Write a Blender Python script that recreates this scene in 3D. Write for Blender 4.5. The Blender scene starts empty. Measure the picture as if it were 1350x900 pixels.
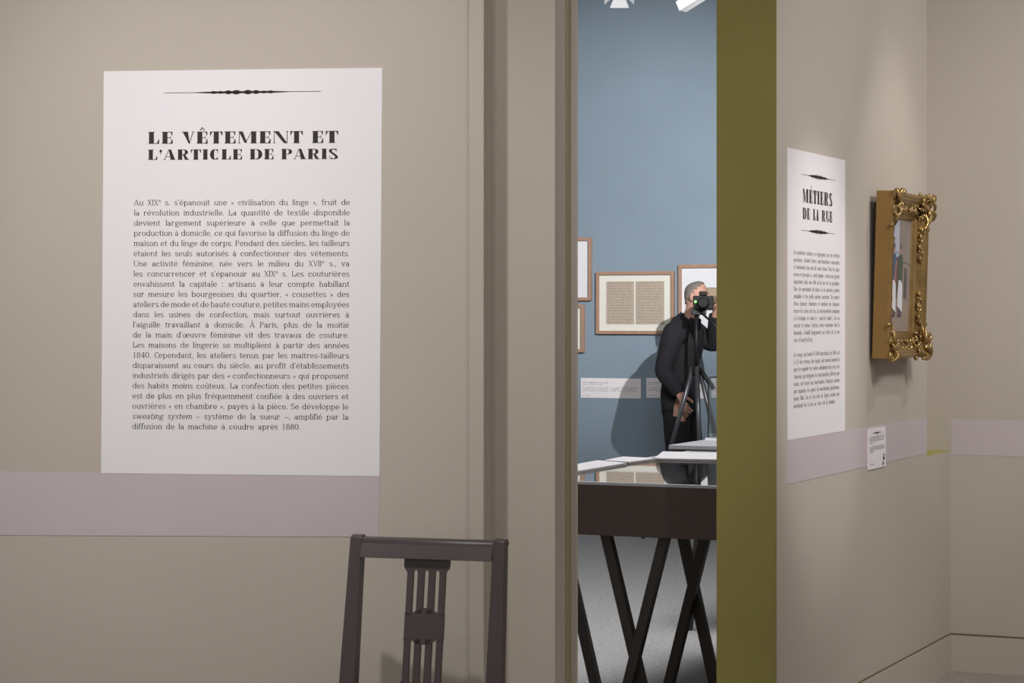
import bpy, bmesh, math, random
from math import sin, cos, pi, radians, atan2, hypot
from mathutils import Vector, Matrix
random.seed(7)
SC = bpy.context.scene
COL = SC.collection

# ---------------------------------------------------------------- camera
F, CX, HY, EYE = 3000.0, 675.0, 415.0, 1.52
cd = bpy.data.cameras.new('camera')
cd.sensor_width = 36.0
cd.lens = 36.0 * F / 1350.0
cd.shift_y = -(450.0 - HY) / 1350.0
cd.clip_end = 100
cam = bpy.data.objects.new('camera', cd)
cam.location = (0, 0, EYE)
cam.rotation_euler = (pi / 2, 0, 0)
COL.objects.link(cam)
SC.camera = cam

# ---------------------------------------------------------------- light
SC.view_settings.view_transform = 'Standard'
SC.view_settings.look = 'None'
SC.view_settings.gamma = 1.0
SC.view_settings.use_curve_mapping = False
SC.view_settings.exposure = 0.0
SC.cycles.use_denoising = True
SC.cycles.sample_clamp_indirect = 4.0

wd = bpy.data.worlds.new('world')
SC.world = wd
wd.use_nodes = True
wd.node_tree.nodes['Background'].inputs[0].default_value = (1.0, 0.975, 0.955, 1)
wd.node_tree.nodes['Background'].inputs[1].default_value = 0.47


def aim(o, target):
    d = Vector(target) - o.location
    o.rotation_euler = d.to_track_quat('-Z', 'Y').to_euler()


def spot(name, loc, target, watts, angle, blend, color=(1, 0.975, 0.97), radius=0.03):
    l = bpy.data.lights.new(name, 'SPOT')
    l.energy = watts
    l.spot_size = radians(angle)
    l.spot_blend = blend
    l.color = color
    l.shadow_soft_size = radius
    o = bpy.data.objects.new(name, l)
    o.location = loc
    COL.objects.link(o)
    aim(o, target)
    return o


def area(name, loc, target, watts, sx, sy, color=(1, 0.97, 0.94)):
    l = bpy.data.lights.new(name, 'AREA')
    l.energy = watts
    l.shape = 'RECTANGLE'
    l.size, l.size_y = sx, sy
    l.color = color
    o = bpy.data.objects.new(name, l)
    o.location = loc
    COL.objects.link(o)
    aim(o, target)
    return o


# near room: panel and painting spots, other lights added to brighten the surfaces
area('fill_near', (0.9, 4.6, 4.2), (0.3, 5.6, 0.0), 34, 2.0, 1.2)  # added overhead fill for softness, no such fitting in the room
spot('light_panel_left', (-1.0, 4.3, 4.2), (-0.70, 6.68, 1.52), 250, 47, 1.0, radius=0.07)
spot('light_pier', (-0.5, 4.2, 4.2), (0.05, 6.7, 1.9), 40, 42, 1.0, radius=0.07)
spot('light_wall_left', (-2.6, 3.9, 4.2), (-1.62, 6.8, 1.75), 205, 42, 1.0)  # extra wash added to lift the far left of the wall
spot('light_wall_back', (2.7, 5.6, 4.2), (2.45, 9.6, 2.1), 270, 40, 1.0)  # extra wash added to lift the back wall
spot('light_partition', (1.6, 3.0, 4.2), (0.70, 7.55, 1.8), 190, 24, 1.0)
spot('light_panel_right', (2.9, 6.7, 4.1), (1.03, 8.0, 1.38), 165, 19.5, 0.7)
spot('light_painting', (2.75, 8.15, 3.9), (1.49, 8.86, 1.62), 66, 34, 0.8, radius=0.012)
spot('light_wall_right', (3.3, 5.8, 4.2), (1.5, 8.7, 1.85), 530, 62, 1.0, radius=0.5)  # broad fill added for the right wall
# blue room
spot('light_blue_wall', (2.0, 10.6, 3.3), (0.85, 16.8, 2.3), 1560, 38, 1.0, (1.0, 0.98, 0.985))
area('fill_vitrine', (0.6, 10.2, 4.2), (0.6, 10.2, 0.0), 210, 2.0, 2.4, (0.98, 0.98, 1.0))  # area light added above the table, without a fitting


# ---------------------------------------------------------------- colour and materials
def lin(c):
    def f(v):
        v /= 255.0
        return v / 12.92 if v <= 0.04045 else ((v + 0.055) / 1.055) ** 2.4
    return (f(c[0]), f(c[1]), f(c[2]), 1.0)


def mat(name, rgb, rough=0.7, metal=0.0, noise=0.0, nscale=30.0, bump=0.0, bscale=200.0, spec=0.4, rgb2=None):
    m = bpy.data.materials.new(name)
    m.use_nodes = True
    nt = m.node_tree
    b = nt.nodes['Principled BSDF']
    b.inputs['Base Color'].default_value = lin(rgb)
    b.inputs['Roughness'].default_value = rough
    b.inputs['Metallic'].default_value = metal
    b.inputs['Specular IOR Level'].default_value = spec
    if noise or bump:
        tc = nt.nodes.new('ShaderNodeTexCoord')
    if noise:
        n = nt.nodes.new('ShaderNodeTexNoise')
        n.inputs['Scale'].default_value = nscale
        n.inputs['Detail'].default_value = 5
        nt.links.new(tc.outputs['Object'], n.inputs['Vector'])
        r = nt.nodes.new('ShaderNodeValToRGB')
        a = lin(rgb)
        if rgb2:
            c0, c1 = a, lin(rgb2)
        else:
            c0 = tuple(v * (1 - noise) for v in a[:3]) + (1,)
            c1 = tuple(min(1, v * (1 + noise)) for v in a[:3]) + (1,)
        r.color_ramp.elements[0].position = 0.3
        r.color_ramp.elements[0].color = c0
        r.color_ramp.elements[1].position = 0.7
        r.color_ramp.elements[1].color = c1
        nt.links.new(n.outputs['Fac'], r.inputs['Fac'])
        nt.links.new(r.outputs['Color'], b.inputs['Base Color'])
    if bump:
        n2 = nt.nodes.new('ShaderNodeTexNoise')
        n2.inputs['Scale'].default_value = bscale
        n2.inputs['Detail'].default_value = 4
        nt.links.new(tc.outputs['Object'], n2.inputs['Vector'])
        bp = nt.nodes.new('ShaderNodeBump')
        bp.inputs['Strength'].default_value = bump
        bp.inputs['Distance'].default_value = 0.004
        nt.links.new(n2.outputs['Fac'], bp.inputs['Height'])
        nt.links.new(bp.outputs['Normal'], b.inputs['Normal'])
    return m


def glass(name):
    m = bpy.data.materials.new(name)
    m.use_nodes = True
    b = m.node_tree.nodes['Principled BSDF']
    b.inputs['Base Color'].default_value = (0.95, 0.98, 0.97, 1)
    b.inputs['Roughness'].default_value = 0.015
    b.inputs['Transmission Weight'].default_value = 1.0
    b.inputs['IOR'].default_value = 1.5
    return m


M = dict(
    wall=mat('beige_wall_paint', (191, 181, 169), 0.85, noise=0.025, nscale=1.6, bump=0.12, bscale=60),
    jamb=mat('taupe_jamb_paint', (168, 150, 124), 0.7, noise=0.03, nscale=4),
    blue=mat('blue_wall_paint', (134, 151, 165), 0.8, noise=0.03, nscale=2, bump=0.08, bscale=60),
    green=mat('olive_green_paint', (132, 122, 66), 0.75, noise=0.04, nscale=3, bump=0.1, bscale=50),
    ledge=mat('yellow_green_paint', (172, 168, 96), 0.7),
    lilac=mat('lilac_vinyl', (199, 187, 189), 0.6, noise=0.02, nscale=3),
    ceiling=mat('ceiling_paint', (150, 148, 145), 0.9),
    floor=mat('grey_speckled_floor', (150, 149, 148), 0.6, noise=0.22, nscale=45, bump=0.05),
    grooveshade=mat('groove_shade_strip', (122, 102, 80), 0.9),  # shade of the gap above the baseboards, put in as a dark strip
    paper=mat('white_poster_print', (238, 233, 235), 0.55, noise=0.01, nscale=5),
    ink=mat('dark_brown_ink', (52, 44, 44), 0.7),
    inkgrey=mat('grey_ink', (92, 84, 86), 0.7),
    chair=mat('dark_taupe_lacquer', (80, 70, 70), 0.36, noise=0.04, nscale=8, spec=0.5),
    skirt=mat('dark_brown_panel', (66, 54, 51), 0.45),
    rim=mat('grey_metal_rim', (158, 162, 168), 0.4, metal=0.2),
    tleg=mat('black_brown_leg', (46, 41, 38), 0.45),
    glass=glass('clear_glass'),
    lining=mat('pale_case_lining', (150, 140, 128), 0.8),
    oak=mat('pale_walnut_frame', (168, 136, 116), 0.5, noise=0.08, nscale=25),
    mount=mat('ivory_mount', (226, 226, 216), 0.8),
    white=mat('white_mount', (226, 228, 232), 0.7),
    board=mat('white_board', (172, 170, 172), .6),
    manus=mat('aged_paper', (188, 176, 162), 0.9, noise=0.5, nscale=55, rgb2=(172, 158, 142)),
    photo=mat('sepia_print', (150, 130, 108), 0.7, noise=0.5, nscale=22, rgb2=(112, 92, 74)),
    dark=mat('near_black', (24, 24, 26), 0.5),
    gold=mat('old_gold', (158, 129, 82), 0.36, metal=0.72, noise=0.22, nscale=18, bump=0.35, bscale=45),
    goldpale=mat('bright_gilding', (172, 144, 94), 0.30, metal=0.75, noise=0.25, nscale=25, bump=0.4, bscale=60),
    goldside=mat('flat_gold_paint', (146, 112, 60), 0.55, metal=0.1, noise=0.08, nscale=6),
    gapstrip=mat('dark_brown_strip', (58, 50, 44), 0.6),
    lampw=mat('white_lamp_housing', (214, 216, 218), 0.4),
    lampg=mat('grey_lamp_housing', (130, 134, 140), 0.4, metal=0.4),
    cloth=mat('black_cloth', (33, 33, 37), 0.9, noise=0.1, nscale=20),
    trouser=mat('charcoal_cloth', (27, 28, 32), 0.9),
    skin=mat('skin', (190, 146, 128), 0.6),
    hair=mat('grey_hair', (120, 112, 106), 0.8),
    steel=mat('brushed_steel', (120, 122, 126), 0.35, metal=0.7),
    red=mat('dark_red', (110, 40, 34), 0.6),
    pink=mat('pinkish_cloth', (170, 140, 140), 0.8),
)
led = bpy.data.materials.new('green_led')
led.use_nodes = True
led.node_tree.nodes['Principled BSDF'].inputs['Base Color'].default_value = (0.1, 0.8, 0.1, 1)
led.node_tree.nodes['Principled BSDF'].inputs['Emission Color'].default_value = (0.25, 1.0, 0.15, 1)
led.node_tree.nodes['Principled BSDF'].inputs['Emission Strength'].default_value = 3.0
M['led'] = led


# ---------------------------------------------------------------- mesh builder
class MB:
    def __init__(s):
        s.v, s.f, s.mi, s.sm, s.mats = [], [], [], [], []

    def m(s, mm):
        if mm not in s.mats:
            s.mats.append(mm)
        return s.mats.index(mm)

    def face(s, idx, k=0, smooth=False):
        s.f.append(tuple(idx)); s.mi.append(k); s.sm.append(smooth)

    def box(s, x0, x1, y0, y1, z0, z1, k=0):
        b = len(s.v)
        for z in (z0, z1):
            for x, y in ((x0, y0), (x1, y0), (x1, y1), (x0, y1)):
                s.v.append((x, y, z))
        for q in ((3, 2, 1, 0), (4, 5, 6, 7), (0, 1, 5, 4), (1, 2, 6, 5), (2, 3, 7, 6), (3, 0, 4, 7)):
            s.face([b + i for i in q], k)
        return s

    def hexa(s, bottom, top, k=0):
        """eight corners: four below, four above, both counter-clockwise seen from above"""
        b = len(s.v)
        s.v += list(bottom) + list(top)
        for q in ((3, 2, 1, 0), (4, 5, 6, 7), (0, 1, 5, 4), (1, 2, 6, 5), (2, 3, 7, 6), (3, 0, 4, 7)):
            s.face([b + i for i in q], k)
        return s

    def prism(s, pts, y0, y1, k=0):
        """outline in x,z extruded along y"""
        n, b = len(pts), len(s.v)
        s.v += [(x, y0, z) for x, z in pts] + [(x, y1, z) for x, z in pts]
        s.face([b + i for i in range(n)], k)
        s.face([b + n + i for i in reversed(range(n))], k)
        for i in range(n):
            j = (i + 1) % n
            s.face([b + j, b + i, b + n + i, b + n + j], k)
        return s

    def bar(s, a, c, w, d, k=0, up=(0, 0, 1)):
        a, c = Vector(a), Vector(c)
        t = (c - a).normalized()
        u = Vector(up)
        if abs(t.dot(u)) > 0.98:
            u = Vector((0, 1, 0))
        p = t.cross(u).normalized()
        q = p.cross(t).normalized()
        p, q = p * w / 2, q * d / 2
        r = [a - p - q, a + p - q, a + p + q, a - p + q, c - p - q, c + p - q, c + p + q, c - p + q]
        b = len(s.v)
        s.v += [tuple(x) for x in r]
        for f in ((3, 2, 1, 0), (4, 5, 6, 7), (0, 1, 5, 4), (1, 2, 6, 5), (2, 3, 7, 6), (3, 0, 4, 7)):
            s.face([b + i for i in f], k)
        return s

    def tube(s, pts, rad, k=0, n=10, cap=True, squash=1.0):
        P = [Vector(p) for p in pts]
        R = rad if isinstance(rad, (list, tuple)) else [rad] * len(P)
        ref = None
        b0 = len(s.v)
        for i, p in enumerate(P):
            t = (P[min(i + 1, len(P) - 1)] - P[max(i - 1, 0)]).normalized()
            if ref is None:
                ref = Vector((0, 0, 1)) if abs(t.z) < 0.9 else Vector((1, 0, 0))
            a = (ref - t * ref.dot(t)).normalized()
            ref = a
            c = t.cross(a)
            for j in range(n):
                th = 2 * pi * j / n
                s.v.append(tuple(p + (a * cos(th) + c * sin(th) * squash) * R[i]))
        for i in range(len(P) - 1):
            for j in range(n):
                j2 = (j + 1) % n
                s.face([b0 + i * n + j, b0 + i * n + j2, b0 + (i + 1) * n + j2, b0 + (i + 1) * n + j], k, True)
        if cap:
            s.face([b0 + j for j in reversed(range(n))], k)
            e = b0 + (len(P) - 1) * n
            s.face([e + j for j in range(n)], k)
        return s

    def ball(s, c, r, k=0, n=10, sc=(1, 1, 1)):
        b0 = len(s.v)
        for i in range(n + 1):
            ph = pi * i / n
            for j in range(2 * n):
                th = pi * j / n
                s.v.append((c[0] + r * sc[0] * sin(ph) * cos(th), c[1] + r * sc[1] * sin(ph) * sin(th), c[2] + r * sc[2] * cos(ph)))
        for i in range(n):
            for j in range(2 * n):
                j2 = (j + 1) % (2 * n)
                s.face([b0 + i * 2 * n + j, b0 + (i + 1) * 2 * n + j, b0 + (i + 1) * 2 * n + j2, b0 + i * 2 * n + j2], k, True)
        return s

    def poly(s, pts, y, k=0):
        b = len(s.v)
        s.v += [(x, y, z) for x, z in pts]
        s.face(range(b, b + len(pts)), k)
        return s

    def build(s, name, mats, parent=None, loc=(0, 0, 0), rot=0.0, bevel=0.0, seg=2):
        """mesh given in its parent's (or the world's) frame; a top-level mesh gets its origin at loc, turned by rot"""
        me = bpy.data.meshes.new(name)
        me.from_pydata([tuple(v) for v in s.v], [], s.f)
        if not isinstance(mats, (list, tuple)):
            mats = [mats]
        for mm in mats:
            me.materials.append(mm)
        me.polygons.foreach_set('material_index', s.mi)
        me.polygons.foreach_set('use_smooth', s.sm)
        me.update()
        bm = bmesh.new()
        bm.from_mesh(me)
        bmesh.ops.remove_doubles(bm, verts=bm.verts, dist=1e-6) if len(bm.verts) < 3000 else None
        bm.to_mesh(me)
        bm.free()
        o = bpy.data.objects.new(name, me)
        COL.objects.link(o)
        o.location = loc
        o.rotation_euler = (0, 0, rot)
        if parent:
            o.parent = parent
        if bevel:
            md = o.modifiers.new('bevel', 'BEVEL')
            md.width = bevel
            md.segments = seg
            md.limit_method = 'ANGLE'
            md.harden_normals = False
        return o


def tag(o, label, cat, group=None):
    o['label'] = label
    o['category'] = cat
    if group:
        o['group'] = group
    return o


def struct(o, label=None):
    o['kind'] = 'structure'
    if label:
        o['label'] = label
        o['category'] = 'wall'
    return o


def empty(name, loc, rot=0.0):
    o = bpy.data.objects.new(name, None)
    o.empty_display_size = 0.1
    COL.objects.link(o)
    o.location = loc
    o.rotation_euler = (0, 0, rot)
    return o


# ---------------------------------------------------------------- wall planes
class Frame:
    """a vertical plane: x runs along it, y goes into it, z is height"""
    def __init__(s, o, ang):
        s.o = Vector((o[0], o[1], 0))
        s.ang = ang
        s.d = Vector((cos(ang), sin(ang), 0))
        s.y = Vector((-sin(ang), cos(ang), 0))

    def px(s, x, y, off=0.0):
        """local (along, height) of the photo point on the plane standing off metres in front"""
        ray = Vector(((x - CX) / F, 1.0, (HY - y) / F))
        o = s.o - s.y * off
        t = o.dot(s.y) / ray.dot(s.y)
        p = ray * t
        return (p - o).dot(s.d), p.z + EYE

    def world(s, u, y=0.0, z=0.0):
        p = s.o + s.d * u + s.y * y
        return (p.x, p.y, z)


def plane_through(a, b, at):
    ang = atan2(b[1] - a[1], b[0] - a[0])
    f = Frame(a, ang)
    u, _ = f.px(at, HY)
    return Frame(f.world(u)[:2], ang)


WL = plane_through((-1.2163, 6.757), (-0.3831, 6.644), 637)
WR = plane_through((0.9232, 7.63), (1.8727, 9.72), 1023)
UC = WR.px(1253, 800)[0]            # the far corner of the right wall
BK = Frame(WR.world(UC)[:2], WR.ang - pi / 2)     # back wall beyond the corner, square to the right wall
bz = 17.0
BW = Frame(((762 - CX) / F * bz, bz), WR.ang - pi / 2)   # blue wall


def wbox(fr, name, m, u0, u1, y0, y1, z0, z1, bevel=0.0):
    b = MB().box(0, u1 - u0, y0, y1, 0, z1 - z0)
    return b.build(name, m, None, fr.world(u0, 0, z0), fr.ang, bevel)


CEIL = 4.3
# ---------------------------------------------------------------- setting
fl = MB().box(-9, 11, -3, 21, -0.1, 0).build('floor', M['floor'])
struct(fl)
cl = MB().box(-9, 11, -3, 21, 0, 0.1).build('ceiling', M['ceiling'], None, (0, 0, CEIL))
struct(cl)

# left wall, its end batten, the pier behind it and the door lining
D = 0.2
lo, hi = 0.02, 0.6
for _ in range(40):
    D = (lo + hi) / 2
    p = Vector(WL.world(0, D))
    if CX + F * p.x / p.y < 648:
        lo = D
    else:
        hi = D
struct(wbox(WL, 'wall_left', M['wall'], -5.5, 0, 0, D + 0.1, 0, CEIL, 0.004))
u617 = WL.px(618.5, 400)[0]
bt = wbox(WL, 'trim_1', M['wall'], u617, 0.004, -0.012, 0.0, 0, CEIL, 0.004)
struct(bt)
PF = Frame(WL.world(0, D)[:2], WL.ang)
u732 = PF.px(732, 400)[0]
lo, hi = 0.02, 0.6
for _ in range(40):
    D2 = (lo + hi) / 2
    p = Vector(PF.world(u732, D2))
    if CX + F * p.x / p.y < 745:
        lo = D2
    else:
        hi = D2
struct(wbox(PF, 'wall_pier', M['wall'], -0.3, u732, 0, D2, 0, CEIL, 0.003))
JF = Frame(PF.world(0, D2)[:2], WL.ang)
struct(wbox(JF, 'trim_2', M['jamb'], -0.3, JF.px(745.5, 400)[0], 0, 0.16, 0, CEIL))
KF = Frame(JF.world(0, 0.16)[:2], WL.ang)
struct(wbox(KF, 'trim_3', M['wall'], -0.3, KF.px(760.5, 400)[0], 0, 0.03, 0, CEIL, 0.003))

_pts = [(-9, -3), (11, -3), BK.world(9.5)[:2], BK.world(0)[:2], WR.world(0)[:2], WR.world(0, 0.205)[:2], PF.world(PF.px(732, 400)[0], .3)[:2], WL.world(-9, .05)[:2]]
nf = MB()
nf.v = [(x, y, -.02) for x, y in _pts] + [(x, y, .0015) for x, y in _pts]
nf.face(list(reversed(range(8))))
nf.face(list(range(8, 16)))
for i in range(8):
    k = (i + 1) % 8
    nf.face([i, k, 8 + k, 8 + i])
struct(nf.build('floor_near', mat('brightened_speckled_floor', (168, 160, 151), 0.6, noise=0.30, nscale=55, bump=0.05)))  # same speckled floor in a lighter colour, standing in for brighter light
# partition between the rooms: lower part runs to the corner, upper part stops short and leaves a niche
TH = 0.205
UE = WR.px(1222, 400)[0]
ZL = WR.px(1222, 601.5)[1]
lower = MB().box(0.004, UC, 0, TH, 0, ZL)
lower.box(0.004, UE, 0, TH, ZL, CEIL)
lower.box(UE, UC, TH - 0.03, TH, ZL, CEIL)
struct(lower.build('wall_right', M['wall'], None, WR.world(0), WR.ang))
struct(wbox(WR, 'trim_4', M['green'], -0.004, 0.0042, -0.0008, TH + 0.0008, 0, CEIL))     # olive end face
struct(wbox(WR, 'trim_5', M['ledge'], UE + 0.0005, UC - 0.001, 0.001, TH - 0.031, ZL, ZL + 0.003))
struct(wbox(BK, 'wall_back', M['wall'], -TH + 0.002, 6, 0, 0.2, 0, CEIL))
zb = BK.px(1253, 834)[1]
struct(wbox(WR, 'baseboard_right', M['wall'], 0.01, UC - 0.006, -0.006, 0, 0, zb - 0.006))
struct(wbox(WR, 'trim_6', M['grooveshade'], 0.01, UC - 0.003, -0.0025, 0, zb - 0.006, zb))
struct(wbox(BK, 'baseboard_back', M['wall'], 0.0, 5.9, -0.006, 0, 0, zb - 0.008))
struct(wbox(BK, 'trim_7', M['grooveshade'], 0.0, 5.9, -0.0025, 0, zb - 0.008, zb))
struct(wbox(BW, 'wall_blue', M['blue'], -7, 5.2, 0, 0.2, 0, CEIL))


# lilac bands painted on the walls
def band(fr, name, px4, label, th=0.0012):
    q = [fr.px(*p) for p in px4]
    u0, z0 = q[0]
    b = MB().prism([(u - u0, z - z0) for u, z in q], -th, 0)
    o = b.build(name, M['lilac'], None, fr.world(u0, 0, z0), fr.ang)
    o['kind'] = 'structure'
    o['label'] = label
    return o


band(WL, 'trim_8', [(-40, 705), (499, 707.5), (500.5, 626), (-40, 621.5)], 'lilac stripe along the left wall under the large text panel')
_z1, _z0 = WR.px(1037, 580.5)[1], WR.px(1037, 638.5)[1]
_u0, _u1 = WR.px(1037, 600)[0], UE - 0.004
o = MB().box(0, _u1 - _u0, -0.0012, 0, 0, _z1 - _z0).build('trim_9', M['lilac'], None, WR.world(_u0, 0, _z0), WR.ang)
o['kind'] = 'structure'
o['label'] = 'lilac stripe on the right wall under the small text panel and the gilt painting'
o = MB().box(0, 3.0, -0.0012, 0, 0, BK.px(1270, 552.5)[1] - BK.px(1270, 599.5)[1]).build('trim_10', M['lilac'], None, BK.world(0.002, 0, BK.px(1270, 599.5)[1]), BK.ang)
o['kind'] = 'structure'
o['label'] = 'lilac stripe on the far wall at the right edge of the view'


# ---------------------------------------------------------------- lettering
def ell(cx, cy, rx, ry, a0, a1, n=10):
    return [(cx + rx * cos(radians(a0 + (a1 - a0) * i / n)), cy + ry * sin(radians(a0 + (a1 - a0) * i / n))) for i in range(n + 1)]


class Type:
    X, C, A, DE = 0.47, 0.68, 0.70, -0.20

    def __init__(s, S, T, e, fat=False, cw=1.0):
        s.S, s.T, s.e, s.fat, s.cw = S, T, e, fat, cw
        s.cache = {}

    def R(s, x0, y0, x1, y1):
        s.out.append([(x0, y0), (x1, y0), (x1, y1), (x0, y1)])

    def G(s, *p):
        s.out.append(list(p))

    def vs(s, x, y0, y1, b='b', t='b'):
        S, T, e = s.S, s.T, s.e
        s.R(x, y0, x + S, y1)
        for y, k in ((y0, b), (y1 - T, t)):
            if k:
                s.R(x - (e if k in 'bl' else 0), y, x + S + (e if k in 'br' else 0), y + T)

    def thin(s, x, y0, y1, b='b', t='b'):
        S, s.S = s.S, s.T * 1.15
        s.vs(x, y0, y1, b, t)
        s.S = S

    def P(s, pts, S=None, T=None):
        S, T = S or s.S, T or s.T
        L, Rr = [], []
        for i, p in enumerate(pts):
            a, c = pts[max(i - 1, 0)], pts[min(i + 1, len(pts) - 1)]
            dx, dy = c[0] - a[0], c[1] - a[1]
            l = hypot(dx, dy) or 1e-6
            w = (T + (S - T) * (abs(dy) / l) ** (2.0 if s.fat else 1.3)) / 2
            L.append((p[0] - dy / l * w, p[1] + dx / l * w))
            Rr.append((p[0] + dy / l * w, p[1] - dx / l * w))
        for i in range(len(pts) - 1):
            s.out.append([L[i], L[i + 1], Rr[i + 1], Rr[i]])

    def ring(s, x0, y0, x1, y1, a0=0, a1=360):
        s.P(ell((x0 + x1) / 2, (y0 + y1) / 2, (x1 - x0 - s.S) / 2, (y1 - y0 - s.T) / 2, a0, a1, 16))

    def dg(s, x0, y0, x1, y1, w):
        s.G((x0 - w / 2, y0), (x0 + w / 2, y0), (x1 + w / 2, y1), (x1 - w / 2, y1))

    def dot(s, x, y, r):
        s.out.append([(x + r * cos(i * pi / 4), y + r * sin(i * pi / 4)) for i in range(8)])

    def ess(s, x0, y0, x1, y1):
        S, T = s.S, s.T
        w, h = x1 - x0, y1 - y0
        m = T / 2
        cx = (x0 + x1) / 2
        rx = (w - S * 0.75) / 2
        up = ell(cx, y1 - m - (h / 2 - m) / 2 * 1.0, rx, (h / 2 - m) / 2, 35, 190, 8)
        dn = ell(cx, y0 + m + (h / 2 - m) / 2 * 1.0, rx, (h / 2 - m) / 2, 10, -145, 8)
        s.P(up + dn, S * (1.0 if not s.fat else 0.95), T if not s.fat else T * 1.2)
        if s.fat:
            s.R(x1 - S * .28 - T, y1 - h * .32, x1 - S * .28, y1)
            s.R(x0 + S * .12, y0, x0 + S * .12 + T, y0 + h * .32)
        else:
            s.R(x1 - S * .6 - T, y1 - h * .27, x1 - S * .6, y1)
            s.R(x0 + S * .3, y0, x0 + S * .3 + T, y0 + h * .27)

    def acc(s, kind, cx, y):
        w = s.S * (0.45 if s.fat else .8)
        if kind == 'acute':
            s.G((cx - .03, y), (cx + .01, y), (cx + .09 + w * .3, y + .14), (cx + .09 - w * .7, y + .14))
        elif kind == 'grave':
            s.G((cx + .03, y), (cx - .01, y), (cx - .09 - w * .3, y + .14), (cx - .09 + w * .7, y + .14))
        elif kind == 'circ':
            k = 1.6 if s.fat else 1
            t = .045 * k
            s.G((cx - .11 * k, y), (cx - .11 * k + t, y), (cx, y + .08 * k), (cx, y + .13 * k))
            s.G((cx + .11 * k, y), (cx + .11 * k - t, y), (cx, y + .08 * k), (cx, y + .13 * k))

    BASE = {'é': ('e', 'acute'), 'è': ('e', 'grave'), 'ê': ('e', 'circ'), 'à': ('a', 'grave'), 'â': ('a', 'circ'), 'û': ('u', 'circ'),
            'ù': ('u', 'grave'), 'î': ('ı', 'circ'), 'ô': ('o', 'circ'), 'É': ('E', 'acute'), 'Ê': ('E', 'circ'), 'À': ('A', 'grave'), 'È': ('E', 'grave')}

    def glyph(s, ch):
        if ch in s.cache:
            return s.cache[ch]
        s.out = []
        if ch in s.BASE:
            b, k = s.BASE[ch]
            adv, pl = s.glyph(b)
            s.out = list(pl)
            s.acc(k, adv / 2, s.X + .07 if b.islower() or b == 'ı' else s.C + .06)
        else:
            adv = s.draw(ch)
        s.cache[ch] = (adv, s.out)
        return s.cache[ch]

    def stemball(s, x, y):
        s.dot(x, y, s.S * .62)

    def draw(s, c):
        S, T, e, X, C, A, DE = s.S, s.T, s.e, s.X, s.C, s.A, s.DE
        vs, P, R, ring, G, dg = s.vs, s.P, s.R, s.ring, s.G, s.dg
        l = .03 + e
        if c == 'a':
            ring(.03, 0, .36, .29)
            R(.29, .0, .29 + S, X - .15)
            R(.29, 0, .29 + S + e, T)
            P(ell(.20, X - .15, .165 - S / 2, .15 - T / 2, 165, 0, 8))
            return .29 + S + e + .05
        if c == 'b':
            vs(l, 0, A, None, 'l'); ring(l, 0, l + .42, X); return l + .46
        if c == 'c':
            P(ell(.235, X / 2, .205 - S / 2, X / 2 - T / 2, 42, 322, 14)); s.stemball(.235 + .13, X * .75); return .46
        if c == 'd':
            ring(.03, 0, .45, X); vs(.45 - S, 0, A, 'r', 'l'); return .45 + e + .04
        if c == 'e':
            P(ell(.24, X / 2, .21 - S / 2, X / 2 - T / 2, 0, 322, 16)); R(.05, X / 2 - T / 2, .44, X / 2 + T / 2); return .48
        if c == 'f':
            vs(.08, 0, A - .13, 'b', None); P(ell(.08 + S / 2 + .11, A - .13, .11, .13 - T / 2, 180, 45, 8)); s.stemball(.26, A - .06)
            R(.02, X - T, .27, X); return .30
        if c == 'g':
            ring(.05, .15, .38, X); ring(.03, DE, .43, .07); P([(.12, .18), (.09, .10), (.16, .05)], T * 1.6); R(.33, X - T * 1.5, .46, X); return .47
        if c in 'hn':
            vs(l, 0, A if c == 'h' else X, 'b', 'l')
            x2 = l + .29
            P(ell((l + x2 + S) / 2, X - .17, (x2 - l) / 2, .17 - T / 2, 180, 0, 8)); vs(x2, 0, X - .16, 'b', None); return x2 + S + e + .03
        if c in 'iı':
            vs(l, 0, X, 'b', 'l')
            if c == 'i':
                s.dot(l + S / 2, X + .15, .05)
            return l + S + e + .03
        if c == 'j':
            vs(l, -.1, X, None, 'l'); P(ell(l + S / 2 - .1, -.1, .1, .1, 0, -120, 6)); s.dot(l + S / 2, X + .15, .05); return l + S + .06
        if c == 'k':
            vs(l, 0, A, 'b', 'l'); dg(l + S, .2, l + .34, X, T * 1.3); dg(l + .36, 0, l + .15, .27, S); R(l + .26, 0, l + .46, T); R(l + .24, X - T, l + .42, X); return l + .48
        if c == 'l':
            vs(l, 0, A, 'b', 'l'); return l + S + e + .03
        if c == 'm':
            vs(l, 0, X, 'b', 'l')
            x = l
            for _ in range(2):
                x2 = x + .265
                P(ell((x + x2 + S) / 2, X - .17, (x2 - x) / 2, .17 - T / 2, 180, 0, 8)); vs(x2, 0, X - .16, 'b', None); x = x2
            return x + S + e + .03
        if c == 'o':
            ring(.03, 0, .46, X); return .49
        if c == 'œ':
            ring(.03, 0, .42, X); P(ell(.58, X / 2, .2 - S / 2, X / 2 - T / 2, 0, 322, 16)); R(.40, X / 2 - T / 2, .77, X / 2 + T / 2); return .82
        if c == 'p':
            vs(l, DE, X, 'b', 'l'); ring(l, 0, l + .42, X); return l + .46
        if c == 'q':
            ring(.03, 0, .45, X); vs(.45 - S, DE, X, 'b', None); return .45 + e + .03
        if c == 'r':
            vs(l, 0, X, 'b', 'l'); P(ell(l + S / 2 + .14, X - .16, .14, .16 - T / 2, 175, 70, 7)); s.stemball(l + .24, X - .08); return l + .33
        if c == 's':
            s.ess(.03, 0, .37, X); return .40
        if c == 't':
            R(.09, .11, .09 + S, X + .14); P(ell(.09 + S / 2 + .09, .11, .09, .11 - T / 2, 180, 310, 7)); R(.02, X - T, .29, X); return .32
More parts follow.
